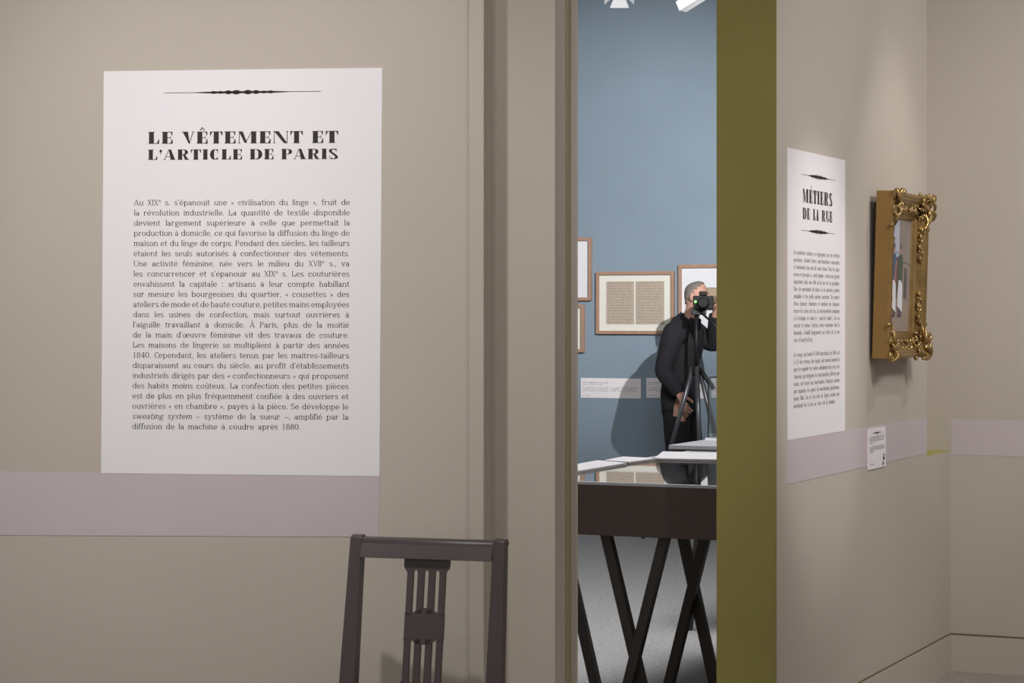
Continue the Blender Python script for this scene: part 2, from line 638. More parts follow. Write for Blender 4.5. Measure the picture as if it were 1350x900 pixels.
        if c == 'u':
            vs(l, .15, X, None, 'l'); x2 = l + .29
            P(ell((l + x2 + S) / 2, .15, (x2 - l) / 2, .15 - T / 2, 180, 360, 8)); vs(x2, 0, X, 'r', 'l'); return x2 + S + e + .03
        if c in 'vy':
            dg(.24, 0, .08, X, S); dg(.24, 0, .40, X, T * 1.3)
            R(.0, X - T, .19, X); R(.32, X - T, .48, X)
            if c == 'y':
                P([(.24, 0), (.17, -.14), (.08, -.18)], T * 1.8); s.stemball(.08, -.15)
            return .48
        if c == 'w':
            dg(.22, 0, .08, X, S); dg(.22, 0, .36, X, T * 1.3); dg(.50, 0, .36, X, S); dg(.50, 0, .64, X, T * 1.3)
            R(0, X - T, .18, X); R(.56, X - T, .72, X); return .72
        if c == 'x':
            dg(.36, 0, .10, X, S); dg(.10, 0, .36, X, T * 1.3)
            for x in (.02, .28):
                R(x, 0, x + .17, T); R(x, X - T, x + .17, X)
            return .48
        if c == 'z':
            dg(.08, T, .36, X - T, S); R(.03, 0, .40, T); R(.03, X - T, .40, X); return .44
        # digits
        if c == '0':
            ring(.03, 0, .46, C); return .49
        if c == '1':
            vs(.18, 0, C, 'b', 'l'); return .45
        if c == '2':
            P(ell(.24, C - .18, .16, .18 - T / 2, 160, -40, 8) + [(.08, T)]); R(.05, 0, .44, T * 1.6); return .48
        if c == '3':
            P(ell(.22, C * .75, .15, C * .25 - T / 2, 150, -90, 9)); P(ell(.22, C * .26, .18, C * .26 - T / 2, 90, -150, 9)); return .47
        if c == '4':
            dg(.06, .2, .32, C, T * 1.2); R(.04, .18, .47, .18 + T * 1.3); vs(.30, 0, C, 'b', None); return .49
        if c == '5':
            P(ell(.22, .21, .18, .21 - T / 2, 130, -150, 10)); R(.08, .33, .08 + T, C); R(.08, C - T * 2, .40, C); return .47
        if c == '6':
            ring(.04, 0, .44, .42); P(ell(.30, .25, .23, .42, 110, 180, 8)); return .48
        if c == '7':
            R(.05, C - T * 1.5, .44, C); dg(.16, 0, .42, C - T, S); return .46
        if c == '8':
            ring(.06, C * .5 - T / 2, .42, C); ring(.03, 0, .45, C * .5 + T / 2); return .48
        if c == '9':
            ring(.04, C - .42, .44, C); P(ell(.18, C - .25, .23, .42, -70, 0, 8)); return .48
        # capitals
        w = s.cw
        if c == 'A':
            W = (.50 + S * 1.0) * w
            ap = W * .52 - S * .25
            dg(e + T, 0, ap, C, T * 1.3)
            G((W - e - S * 1.05, 0), (W - e, 0), (ap + S * .55, C), (ap - T * .6, C))
            R(W * .2, C * .27, W * .72, C * .27 + T)
            R(0, 0, 2 * e + T * 2, T); R(W - S - 2 * e - .01, 0, W, T)
            return W + .02
        if c in 'CG':
            W = .42 * w + S * 1.1
            P(ell(.03 + W / 2, C / 2, (W - S) / 2, C / 2 - T / 2, 52, 310, 16))
            xe = .03 + W / 2 + (W - S) / 2 * cos(radians(52))
            R(xe - T * .2, C * .60, xe + T, C)
            R(xe - T * .2, 0.02, xe + T * .6, C * .26)
            return W - .03
        if c == 'D':
            W = .36 * w + S * 1.5
            vs(l, 0, C, 'l', 'l')
            x = l + S
            R(x, 0, x + (W - 2 * S) * .4 + .02, T); R(x, C - T, x + (W - 2 * S) * .4 + .02, C)
            cx = x + (W - 2 * S) * .3
            P(ell(cx, C / 2, l + W - cx - S / 2, C / 2 - T / 2, 90, -90, 14))
            return l + W + .04
        if c in 'EFL':
            W = .30 * w + S * .95
            vs(l, 0, C, 'l', 'l' if c != 'L' else 'b')
            x0, x1 = l + S, l + W
            tw = .11 * w
            if c != 'F':
                R(x0, 0, x1, T); G((x1 - tw - T, 0), (x1, 0), (x1, C * .38), (x1 - T, C * .38))
            else:
                R(l - e, 0, l + S + e, T)
            if c != 'L':
                R(x0, C - T, x1 - .02, C); G((x1 - tw - .03, C), (x1 - .02, C), (x1 - .02, C * .68), (x1 - .02 - T, C * .68))
                R(x0, C / 2 - T / 2, x1 - .1 * w, C / 2 + T / 2); R(x1 - .1 * w - T, C * .36, x1 - .1 * w, C * .64)
            return l + W + .05
        if c == 'I':
            vs(l, 0, C); return l + S + e + .04
        if c == 'M':
            W = .50 * w + S * 1.6
            s.thin(l, 0, C, 'b', None)
            vs(l + W - S, 0, C, 'b', 'r')
            G((l - e, C), (l + S * .75, C), (l + (W - S) * .5 + S * .42, .03), (l + (W - S) * .5 - T, .03), (l + T * .2, C - T))
            dg(l + (W - S) * .5 + S * .1, 0.03, l + W - S + T, C, T * 1.3)
            return l + W + e + .04
        if c == 'N':
            W = .40 * w + S * 1.2
            s.thin(l, 0, C, 'b', None); s.thin(l + W - T, 0, C, None, 'b')
            G((l - e, C), (l + S * .95, C), (l + W, 0), (l + W - S * .7, 0), (l + T, C - T))
            return l + W + e + .03
        if c in 'PRB':
            W = .28 * w + S * 1.35
            vs(l, 0, C, 'b', 'l')
            x = l + S
            yb = C * .47
            R(x, C - T, x + .06 * w, C); R(x, yb, x + .06 * w, yb + T)
            cx = x + .05 * w
            P(ell(cx, (C + yb) / 2, l + W - cx - S * .42, (C - yb) / 2 - T / 2, 90, -90, 12), S * .9)
            if c == 'R':
                G((x + .04 * w, yb + T), (x + .04 * w + S * .5, yb + T), (l + W + .06 - T, T), (l + W + .10, T), (l + W + .10, 0), (l + W - S * .72, 0))
                return l + W + .12
            if c == 'B':
                P(ell(cx, yb / 2, l + W + .02 - cx - S * .42, yb / 2 - T / 2, 90, -90, 12), S * .9); R(x, 0, x + .06, T)
            return l + W + .04
        if c == 'S':
            W = .30 * w + S * 1.05
            s.ess(.03, 0, .03 + W, C); return W + .07
        if c == 'T':
            W = .40 * w + S
            vs((W - S) / 2 + .02, 0, C, 'b', None)
            R(.02, C - T, .02 + W, C)
            tw = .1 * w
            G((.02, C), (.02 + tw + T, C), (.02 + T, C * .66), (.02, C * .66)); G((.02 + W, C), (.02 + W - tw - T, C), (.02 + W - T, C * .66), (.02 + W, C * .66))
            return W + .04
        if c == 'U':
            W = .38 * w + S * 1.1
            vs(l, .2, C, None, 'b'); s.thin(l + W - T, .2, C, None, 'b')
            pts = ell(l + W / 2 + S * .2, .2, W / 2 - S * .3, .2 - T / 2, 180, 360, 10)
            P(pts, S * .8)
            return l + W + e + .03
        if c in 'VXY':
            W = .42 * w + S * 1.0
            if c == 'V':
                G((e, C), (e + S * 1.05, C), (W * .56 + S * .22, 0), (W * .56 - T * .3, 0)); dg(W * .56 + S * .1, 0, W - e - T, C, T * 1.3)
            else:
                G((e, C), (e + S * 1.05, C), (W - e, 0), (W - e - S * 1.05, 0)); dg(e + T * 1.5, 0, W - e - T, C, T * 1.3)
                R(0, 0, 2 * e + T * 2, T); R(W - S - 2 * e, 0, W, T)
            R(0, C - T, S + 2 * e, C); R(W - 2 * e - T * 2, C - T, W, C)
            return W + .02
        # marks
        if c == '.':
            s.dot(.09, .05, .05); return .20
        if c == ',':
            s.dot(.09, .05, .05); G((.10, .02), (.14, .05), (.09, -.11), (.06, -.11)); return .20
        if c == ':':
            s.dot(.10, .05, .05); s.dot(.10, X - .06, .05); return .22
        if c in "'’":
            r = .055 if not s.fat else .1
            s.dot(r + .04, C - r, r); G((r + .05, C - r * 1.6), (2 * r + .035, C - r), (r + .03, C - r * 3.4), (r, C - r * 3.3)); return 2 * r + .07
        if c == '-':
            R(.04, .19, .25, .19 + T * 1.6); return .29
        if c == '–':
            R(.02, .2, .48, .2 + T * 1.3); return .50
        if c in '«»':
            for x in (.06, .18):
                if c == '«':
                    P([(x + .09, .36), (x, .23), (x + .09, .10)], T * 1.6, T)
                else:
                    P([(x, .36), (x + .09, .23), (x, .10)], T * 1.6, T)
            return .33
        return .25

    def width(s, text):
        w, sp = 0.0, 0
        for ch in text:
            if ch == ' ':
                sp += 1
            elif ch == '^':
                w += .30
            elif ch not in '{}~':
                w += s.glyph(ch)[0]
        return w, sp

    def set(s, mb, text, a, b, size, y, k=0, fit='space', track=0.0):
        """letters from plane point a to plane point b (justified); { } slants, ^ is a raised small e"""
        L = hypot(b[0] - a[0], b[1] - a[1])
        ux, uz = (b[0] - a[0]) / L, (b[1] - a[1]) / L
        w, sp = s.width(text)
        n = len([c for c in text if c not in '{}'])
        sx = size
        gap = .25 * size
        extra = 0.0
        if fit == 'space':
            sx = 1.10 * size
            gap = (L - w * sx) / max(sp, 1)
            if gap < .17 * size or gap > .62 * size:
                g2 = min(max(gap, .19 * size), .62 * size)
                sx = (L - g2 * sp) / w
                gap = g2
        elif fit == 'scale':
            sx = L / (w + sp * .36 + track * (n - 1))
            gap = sx * .36
            extra = track * sx
        x = 0.0
        slant = 0.0
        for ch in text:
            if ch == '{':
                slant = .22
                continue
            if ch == '}':
                slant = 0.0
                continue
            if ch == ' ':
                x += gap + extra
                continue
            k2, dy = 1.0, 0.0
            if ch == '^':
                adv, pl = s.glyph('e')
                k2, dy = .62, .36
                adv *= k2
            else:
                adv, pl = s.glyph(ch)
            for p in pl:
                mb.poly([(a[0] + ux * (x + sx * (k2 * px + slant * py)) - uz * size * (dy + k2 * py),
                          a[1] + uz * (x + sx * (k2 * px + slant * py)) + ux * size * (dy + k2 * py)) for px, py in p], y, k)
            x += adv * sx + extra


BOOK = Type(.080, .036, .036)
FAT = Type(.31, .035, .05, True, 1.15)
COND = Type(.20, .035, .03, True, 0.55)


def ornament(mb, a, b, h, y, k=0):
    """a spindle rule: hairlines with a string of swelling beads in the middle"""
    L = hypot(b[0] - a[0], b[1] - a[1])
    ux, uz = (b[0] - a[0]) / L, (b[1] - a[1]) / L

    def pt(t, d):
        return (a[0] + ux * L * t - uz * d, a[1] + uz * L * t + ux * d)
    mb.poly([pt(0, -.0006), pt(.2, -.0009), pt(.32, -h * .22), pt(.68, -h * .22), pt(.8, -.0009), pt(1, -.0006), pt(1, .0006), pt(.8, .0009), pt(.68, h * .22), pt(.32, h * .22), pt(.2, .0009), pt(0, .0006)], y, k)
    for t, w, q in ((.318, .020, .34), (.362, .016, .32), (.412, .024, .45), (.463, .030, .50), (.537, .030, .50), (.588, .024, .45), (.638, .016, .32), (.682, .020, .34)):
        pts = []
        for i in range(14):
            th = 2 * pi * i / 14
            c = cos(th)
            pts.append(pt(t + w * c, h * q * sin(th) * (1 - .25 * abs(c))))
        mb.poly(pts, y, k)


def leaf_sheet(fr, name, px4, th, mm):
    q = [fr.px(*p) for p in px4]
    u0, z0 = q[0]
    o = MB().prism([(u - u0, z - z0) for u, z in q], -th, -.0006).build(name, mm, None, fr.world(u0, 0, z0), fr.ang)
    return o, (u0, z0)


# ---------------------------------------------------------------- the large text panel on the left wall
panel, o0 = leaf_sheet(WL, 'text_panel', [(133.5, 623.5), (500.5, 627.5), (504, 89.5), (137, 94)], 0.002, M['paper'])
tag(panel, 'large white text panel titled LE VÊTEMENT ET L’ARTICLE DE PARIS on the left wall', 'text panel')


def loc_px(fr, o0, x, y):
    u, z = fr.px(x, y)
    return (u - o0[0], z - o0[1])


SCL = WL.px(318, 300)[1] - WL.px(318, 301)[1]     # metres in one photo pixel there
YT = -0.0024
mb = MB()
ornament(mb, loc_px(WL, o0, 216.5, 122.6), loc_px(WL, o0, 423.5, 120.4), 6.2 * SCL, YT)
mb.build('ornament', M['ink'], panel)
mb = MB()
FAT.set(mb, 'LE VÊTEMENT ET', loc_px(WL, o0, 195, 189.6), loc_px(WL, o0, 446.5, 188.4), 15.8 / .68 * SCL, YT, fit='scale', track=.08)
FAT.set(mb, 'L’ARTICLE DE PARIS', loc_px(WL, o0, 195, 210.8), loc_px(WL, o0, 446.5, 209.6), 13.6 / .68 * SCL, YT, fit='scale', track=.07)
mb.build('title_lettering', M['ink'], panel)
BODY = """Au XIX^ s. s’épanouit une « civilisation du linge », fruit de
la révolution industrielle. La quantité de textile disponible
devient largement supérieure à celle que permettait la
production à domicile, ce qui favorise la diffusion du linge de
maison et du linge de corps. Pendant des siècles, les tailleurs
étaient les seuls autorisés à confectionner des vêtements.
Une activité féminine, née vers le milieu du XVII^ s., va
les concurrencer et s’épanouir au XIX^ s. Les couturières
envahissent la capitale : artisans à leur compte habillant
sur mesure les bourgeoises du quartier, « cousettes » des
ateliers de mode et de haute couture, petites mains employées
dans les usines de confection, mais surtout ouvrières à
l’aiguille travaillant à domicile. À Paris, plus de la moitié
de la main d’œuvre féminine vit des travaux de couture.
Les maisons de lingerie se multiplient à partir des années
1840. Cependant, les ateliers tenus par les maîtres-tailleurs
disparaissent au cours du siècle, au profit d’établissements
industriels dirigés par des « confectionneurs » qui proposent
des habits moins coûteux. La confection des petites pièces
est de plus en plus fréquemment confiée à des ouvriers et
ouvrières « en chambre », payés à la pièce. Se développe le
{sweating system} – système de la sueur –, amplifié par la
diffusion de la machine à coudre après 1880.""".split('\n')
mb = MB()
for i, t in enumerate(BODY):
    f = i / 22.0
    xl, xr = 176.8 - 2.5 * f, 461.8 - 2.0 * f
    yl, yr = 270.6 + 294.6 * f, 270.2 + 296.2 * f
    if i == 22:
        xr, yr = 396.5, 566.0
    BOOK.set(mb, t, loc_px(WL, o0, xl, yl), loc_px(WL, o0, xr, yr), 10.9 * SCL, YT)
mb.build('body_lettering', M['ink'], panel)

# ---------------------------------------------------------------- the small text panel on the right wall
z1, z0 = WR.px(1038, 194.5)[1], WR.px(1038, 580)[1]
ua, ub = WR.px(1037.5, 400)[0], WR.px(1113.5, 400)[0]
panel2 = MB().box(0, ub - ua, -.002, -.0006, 0, z1 - z0).build('text_panel', M['paper'], None, WR.world(ua, 0, z0), WR.ang)
tag(panel2, 'white text panel titled MÉTIERS DE LA RUE on the right wall', 'text panel')
o2 = (ua, z0)


def hline(y, x0=1045.5, x1=1106.0):
    a = loc_px(WR, o2, x0, y)
    b = loc_px(WR, o2, x1, y)
    return a, (b[0], a[1])


SC2 = WR.px(1046, 300)[1] - WR.px(1046, 301)[1]
mb = MB()
for y in (229.4, 303.2):
    a, b = hline(y, 1055.4, 1100.5)
    ornament(mb, a, b, 7.0 * SC2, YT)
mb.build('ornament', M['ink'], panel2)
mb = MB()
a, b = hline(266.3, 1057.2, 1096.8)
COND.set(mb, 'MÉTIERS', a, b, 18.2 / .68 * SC2, YT, fit='scale', track=.02)
a, b = hline(288.4, 1057.2, 1096.8)
COND.set(mb, 'DE LA RUE', a, b, 15.2 / .68 * SC2, YT, fit='scale', track=.02)
mb.build('title_lettering', M['ink'], panel2)
BODY2 = """De nombreux métiers se regroupent sur les trottoirs
parisiens, étalent leurs marchandises ensemble
et deviennent une rue de toute chose. Tous les jours
encore et presque à « petit peuple » crient aux grands
importants dans une ville où la rue est au quotidien.
Chez de marchands de tissus et de marchés, petites
médailles et les petits métiers parisiens. Du peintre
d’eau, étameur, chanteurs et vendeurs de chansons
encore les scènes de rue. La représentation commune
à la boutique se vend le « marché chaud », les ou
ouvrier et même. Parfois, cette économie suit la
demande, s’établit longuement au cours de la rue
vie d’autrefois.

Le curage, qui touche 95 000 marchands en 1860, est
à 125 des revenus, des égouts, des boueux laissent le
pour les rappeler les ventes ambulantes des rues. Les
chansons, qui désignent les marchandises offertes par
toutes, ont trouvé aux marchandes. Plusieurs anciens
peu répandus, les agents de marchandes parisiennes,
jeunes filles, les et. Les bois de fagots vendus par
marchands de la rue au cours de la semaine.""".split('\n')
mb = MB()
y = 335.0
for t in BODY2:
    if not t:
        y = 470.3 - 0
        continue
    x1 = 1106.0
    if t.startswith('vie'):
        x1 = 1071
    if t.startswith('marchands de la'):
        x1 = 1100.5
    a, b = hline(y, 1045.5, x1)
    BOOK.set(mb, t, a, b, 8.6 * SC2, YT)
    y += 9.66
mb.build('body_lettering', M['inkgrey'], panel2)

# small caption card on the right-hand band
ca, cb = WR.px(1143.3, 600)[0], WR.px(1166.3, 600)[0]
cz1, cz0 = WR.px(1143.3, 566)[1], WR.px(1143.3, 619.5)[1]
card = MB().box(0, cb - ca, -.004, -.0013, 0, cz1 - cz0).build('caption_card', M['paper'], None, WR.world(ca, 0, cz0), WR.ang)
tag(card, 'small upright caption card on the lilac stripe below the gilt painting', 'caption')
cw, ch_ = cb - ca, cz1 - cz0
mb = MB()
ornament(mb, (cw * .2, ch_ * .885), (cw * .78, ch_ * .885), .010, -.0043)
for f, t, sz, x1 in ((.74, 'LES MARCHANDES DU QUAI', .017, .9), (.685, 'huile sur toile, vers la fin du siècle', .012, .88), (.63, 'Paris', .011, .27),
                     (.52, 'Les crieuses du port de la rue', .013, .92), (.465, 'portraits de la ville au quotidien', .013, .9), (.41, 'musée', .011, .3), (.10, 'don 1884', .009, .33)):
    BOOK.set(mb, t, (cw * .09, ch_ * f), (cw * x1, ch_ * f), sz, -.0043, fit='scale')
for pts in (((.86, .33), (.90, .27), (.84, .22), (.92, .17)), ((.82, .15), (.88, .10), (.80, .06), (.86, .03)), ((.93, .30), (.87, .24), (.95, .20))):
    BOOK.out = []
    BOOK.P([(cw * x, ch_ * z) for x, z in pts], .014, .004)
    for p in BOOK.out:
        mb.poly(p, -.0043)
mb.build('lettering', M['inkgrey'], card)

# ---------------------------------------------------------------- ornate gilt painting, leaning slightly forward
GAP = 0.012
DEP = 0.066
gu0 = WR.px(1172, 470, GAP + DEP)[0]
gu1 = WR.px(1219.5, 470, GAP + DEP)[0]
GW = gu1 - gu0
gz0 = WR.px(1172, 472.5, GAP + DEP)[1]
gz1 = WR.px(1172, 250.5, GAP + DEP)[1]
GH = gz1 - gz0
paint = empty('framed_painting', WR.world(gu0, -GAP, gz0), WR.ang)
paint.rotation_euler = (radians(1.65), 0, WR.ang)
tag(paint, 'square painting of two white-aproned women in an ornate gilt frame on the right wall', 'painting')
MW = 0.100            # frame member width
b = MB()
# flat gold box sides (four boards)
b.box(0, .012, -DEP + .012, 0, 0, GH).box(GW - .012, GW, -DEP + .012, 0, 0, GH).box(.012, GW - .012, -DEP + .012, 0, 0, .012).box(.012, GW - .012, -DEP + .012, 0, GH - .012, GH)
b.build('side_board', M['goldside'], paint, bevel=.002)
# front moulding: a profile swept round the rectangle with mitred corners
prof = [(0, -DEP + .012), (0, -DEP), (.010, -DEP - .003), (.018, -DEP + .002), (.024, -DEP + .002)]
for i in range(8):
    f = i / 7
    prof.append((.024 + .050 * f, -DEP + .003 + .026 * f - .004 * sin(pi * f) * -1))
prof += [(.078, -DEP + .028), (.084, -DEP + .034), (.090, -DEP + .036), (.096, -DEP + .040), (.100, -DEP + .044), (.100, -.012), (.012, -.012)]
mo = MB()
n = len(prof)
cor = [((0, 0), (1, 1)), ((GW, 0), (-1, 1)), ((GW, GH), (-1, -1)), ((0, GH), (1, -1))]
for (cx, cz), (sx, sz) in cor:
    for i, d in prof:
        mo.v.append((cx + sx * i, d, cz + sz * i))
for k in range(4):
    k2 = (k + 1) % 4
    for i in range(n - 1):
        mo.face([k * n + i, k2 * n + i, k2 * n + i + 1, k * n + i + 1])
mo.build('moulding', M['gold'], paint)
# carved ornament
def spiral(mb, c, r, turns, y, rad, sgn=1, a0=0.0, k=0):
    pts, rr = [], []
    N = int(14 * turns)
    for i in range(N + 1):
        f = i / N
        a = a0 + sgn * 2 * pi * turns * f
        q = r * (1 - .82 * f)
        pts.append((c[0] + q * cos(a), y - .006 * sin(pi * f), c[1] + q * sin(a)))
        rr.append(rad * (.45 + .9 * sin(pi * min(1, .15 + .8 * f))))
    mb.tube(pts, rr, k, 7)


def leafy(mb, a, bb, w, y, k=0):
    """a fat curled acanthus lobe from a to bb"""
    N = 8
    dx, dz = bb[0] - a[0], bb[1] - a[1]
    L = hypot(dx, dz)
    pts, rr = [], []
    for i in range(N + 1):
        f = i / N
        s_ = sin(pi * f) * L * .18
        pts.append((a[0] + dx * f - dz / L * s_, y - .016 * sin(pi * f * .9), a[1] + dz * f + dx / L * s_))
        rr.append(w * (.25 + sin(pi * (.1 + .8 * f)) * .8))
    mb.tube(pts, rr, k, 8, squash=.7)


def depth(i):
    return -DEP + .42 * min(max(i, 0.0), .1)


for (cx, cz), (sx, sz) in cor:
    c = MB()

    def T_(i, j):
        return (cx + sx * i, cz + sz * j)

    def Y_(i, j):
        return depth(min(i, j)) - .004
    c.ball((cx + sx * .040, Y_(.03, .03), cz + sz * .040), .026, 0, 8, (1, .5, 1))
    for i, j, r in ((.012, .010, .020), (.066, .014, .018), (.014, .066, .018), (.045, .075, .014), (.075, .045, .014), (.10, .02, .012), (.02, .10, .012)):
        spiral(c, T_(i, j), r, 1.6, Y_(i, j) - .003, r * .30, sx * sz * (1 if i > j else -1), random.random() * 6)
    for a_, b_, w_ in (((.03, .03), (.115, .030), .010), ((.03, .03), (.030, .115), .010), ((.04, .04), (-.012, -.008), .012), ((.05, .02), (.095, -.006), .008),
                       ((.02, .05), (-.006, .095), .008), ((.05, .05), (.085, .085), .009), ((.02, .02), (.06, -.010), .008), ((.02, .02), (-.010, .06), .008), ((.06, .03), (.13, .05), .007), ((.03, .06), (.05, .13), .007)):
        leafy(c, T_(*a_), T_(*b_), w_, Y_(*b_) - .004)
    c.ball((cx - sx * .004, -DEP + .004, cz + sz * .128), .009, 0, 7)
    c.ball((cx + sx * .128, -DEP + .004, cz - sz * .004), .009, 0, 7)
    for _ in range(22):
        i, j = random.uniform(-.006, .095), random.uniform(-.006, .095)
        p = T_(i, j)
        c.ball((p[0], Y_(i, j) - random.uniform(.002, .012), p[1]), random.uniform(.004, .008), 0, 5)
    c.build('corner_ornament', M['goldpale'], paint)
for (vert, at) in ((True, .048), (True, GW - .048), (False, .048), (False, GH - .048)):
    Lm = GH if vert else GW
    yb_ = depth(.048) - .001
    for side in (0, 1):
        c = MB()
        stem_ = []
        for q in range(7):
            t = .135 + q * .022
            t = t if side == 0 else Lm - t
            stem_.append(((at + (-1) ** q * .005, yb_, t) if vert else (t, yb_, at + (-1) ** q * .005)))
            if q == 6:
                continue
            p = (at + (-1) ** q * .012, t) if vert else (t, at + (-1) ** q * .012)
            spiral(c, p, .017 - q * .0014, 1.4, yb_, .0042, (-1) ** q, q * 1.3)
            p2 = (at - (-1) ** q * .016, t + .008) if vert else (t + .008, at - (-1) ** q * .016)
            c.ball((p2[0], yb_, p2[1]), .0058, 0, 5)
        c.tube(stem_, .004, 0, 6)
        c.build('carved_scrollwork', M['goldpale'], paint)
# bead row along the sight edge
# canvas with its picture
PM = [mat('painted_grey_street', (128, 118, 112), .55, noise=.12, nscale=14), mat('painted_pale_sky', (176, 180, 196), .55, noise=.2, nscale=9),
      mat('painted_pavement', (158, 142, 130), .55, noise=.08, nscale=16), mat('painted_white_apron', (226, 226, 230), .55), mat('painted_plum_skirt', (96, 78, 92), .55),
      mat('painted_green_bodice', (74, 92, 78), .55), mat('painted_blue_bodice', (70, 92, 118), .55), mat('painted_face', (190, 140, 118), .55),
      mat('painted_red_shawl', (150, 72, 62), .55), mat('painted_dark_stone', (96, 88, 84), .55), mat('painted_house_wall', (146, 134, 126), .55, noise=.12, nscale=10)]
c = MB()
x0, x1 = MW + .0005, GW - MW - .0005
zz0, zz1 = MW + .0005, GH - MW - .0005
CWd, CHt = x1 - x0, zz1 - zz0
c.box(x0, x1, -.021, -.004, zz0, zz1, 0)


def pp(pts, k, lay):
    c.poly([(x0 + CWd * x, zz0 + CHt * z) for x, z in pts], -.0212 - .00012 * lay, k)


def oval(x, z, rx, rz, k, lay):
    pp([(x + rx * cos(i * pi / 7), z + rz * sin(i * pi / 7)) for i in range(14)], k, lay)


pp([(.0, .66), (.52, .62), (.50, 1), (0, 1)], 1, 1)
pp([(.50, .3), (.52, 1), (1, 1), (1, .26)], 10, 1)
pp([(0, 0), (1, 0), (1, .27), (.0, .33)], 2, 1)
pp([(.40, .30), (.60, .29), (.60, .70), (.40, .66)], 9, 2)
pp([(0, .66), (1, .60), (1, .61), (0, .672)], 9, 3)
pp([(.0, .72), (.5, .70), (.5, .705), (0, .727)], 9, 3)
pp([(.74, .30), (.86, .29), (.86, .56), (.74, .58)], 9, 3)
for fx, bod in ((.30, 6), (.58, 5)):
    pp([(fx - .085, .05 + .07), (fx + .085, .06 + .07), (fx + .10, .30), (fx - .10, .30)], 4, 4)
    pp([(fx - .105, .23), (fx + .11, .17), (fx + .09, .42), (fx + .03, .50), (fx - .05, .50), (fx - .09, .40)], 3, 5)
    pp([(fx - .075, .46), (fx + .075, .46), (fx + .09, .66), (fx + .03, .70), (fx - .04, .70), (fx - .09, .64)], bod, 6)
    pp([(fx + .07, .64), (fx + .10, .62), (fx + .08, .46), (fx + .03, .43), (fx + .02, .46)], 7 if fx < .4 else bod, 7)
    oval(fx - .01, .735, .035, .042, 7, 7)
    oval(fx - .01, .765, .040, .028, 9, 8)
pp([(.36, .44), (.41, .44), (.41, .56), (.37, .58)], 8, 8)
pp([(.44, .12), (.50, .12), (.50, .36), (.45, .36)], 10, 3)
c.build('canvas', PM, paint)
wb = WR.px(1149, 400, 0.004)[0]
hk = MB().box(gu0 - .05 - wb, gu0 + .05 - wb, -GAP + .001, 0, 0, GH * .84)
# dark strip set in the gap behind the frame
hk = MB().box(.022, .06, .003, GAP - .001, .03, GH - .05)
hk.build('dark_gap_strip', M['gapstrip'], paint)
if True:
    pass

# ---------------------------------------------------------------- chair in front of the left wall
CY = radians(-17)
chair = empty('dining_chair', (-0.252, 6.26, 0), CY)
tag(chair, 'dark taupe wooden chair with pierced splat back standing before the left wall', 'chair')
HW = .2095            # half width to post centre at the top
RK = math.tan(radians(9.0))
SH = .455             # seat height
TOPZ = .896


def rake(z):
    return max(0.0, z - SH) * RK + max(0, .40 - z) * .10


for sgn in (-1, 1):
    p = MB()
    N = 14
    rows = []
    for i in range(N + 1):
        z = TOPZ * i / N
        cx = sgn * (HW + .004 * max(0, min(1, (TOPZ - z) / .44)))
        wdt = .0170 + .0065 * max(0, min(1, (TOPZ - z) / .4))
        dpt = .019
        y = rake(z)
        rows.append([(cx - wdt, y - dpt, z), (cx + wdt, y - dpt, z), (cx + wdt, y + dpt, z), (cx - wdt, y + dpt, z)])
    for r in rows:
        p.v += r
    for i in range(N):
        for j in range(4):
            j2 = (j + 1) % 4
            p.face([i * 4 + j, i * 4 + j2, (i + 1) * 4 + j2, (i + 1) * 4 + j])
    p.face([3, 2, 1, 0])
    # rounded top of the post, rolled slightly backwards
    yr = rake(TOPZ)
    b0 = len(p.v)
    K = 9
    cx = sgn * HW
    for xx in (cx - .0178, cx + .0178):
        for i in range(K + 1):
            th = pi * i / K
            p.v.append((xx, yr + .003 - .022 * cos(th), TOPZ - .012 + .021 * sin(th)))
    for i in range(K):
        p.face([b0 + i, b0 + i + 1, b0 + K + 2 + i, b0 + K + 1 + i], 0, True)
    p.face([b0 + i for i in range(K + 1)][::-1])
    p.face([b0 + K + 1 + i for i in range(K + 1)])
    p.face([b0, b0 + K + 1, b0 + 2 * K + 1, b0 + K])
    p.build('rear_leg', M['chair'], chair, bevel=.003)
# crest rail: rounded top edge
p = MB()
yr = rake(TOPZ)
K = 8
prof = [(yr - .015 - .022, TOPZ - .052), (yr - .020, TOPZ - .014)]
for i in range(K + 1):
    th = pi * i / K
    prof.append((yr - .019 * cos(th), TOPZ - .011 + .015 * sin(th)))
prof += [(yr + .016 - .056 * RK, TOPZ - .052)]
xl, xr = -HW + .016, HW - .016
n = len(prof)
p.v += [(xl, a, z) for a, z in prof] + [(xr, a, z) for a, z in prof]
for i in range(n):
    j = (i + 1) % n
    p.face([i, n + i, n + j, j], 0, 2 <= i < n - 2)
p.face(list(range(n)))
p.face([n + i for i in reversed(range(n))])
p.build('crest_rail', M['chair'], chair, bevel=.002)
# pierced splat, built from the outline seen in the back's own plane
p = MB()
pxm = 1 / 476.0 / cos(CY)


def SX(x):            # photo column (straightened to the splat's own axis) to metres across the chair
    return x * pxm


def splat_piece(pts):
    """pts in (photo px from the splat's axis, photo px below the crest rail)"""
    q = [(SX(x), TOPZ - .050 - d / 476.0) for x, d in pts]
    b0 = len(p.v)
    m = len(q)
    for off in (-.007, .007):
        for x, z in q:
            p.v.append((x, rake(z) + off, z))
    p.face([b0 + i for i in range(m)])
    p.face([b0 + m + i for i in reversed(range(m))])
    for i in range(m):
        j = (i + 1) % m
        p.face([b0 + j, b0 + i, b0 + m + i, b0 + m + j])


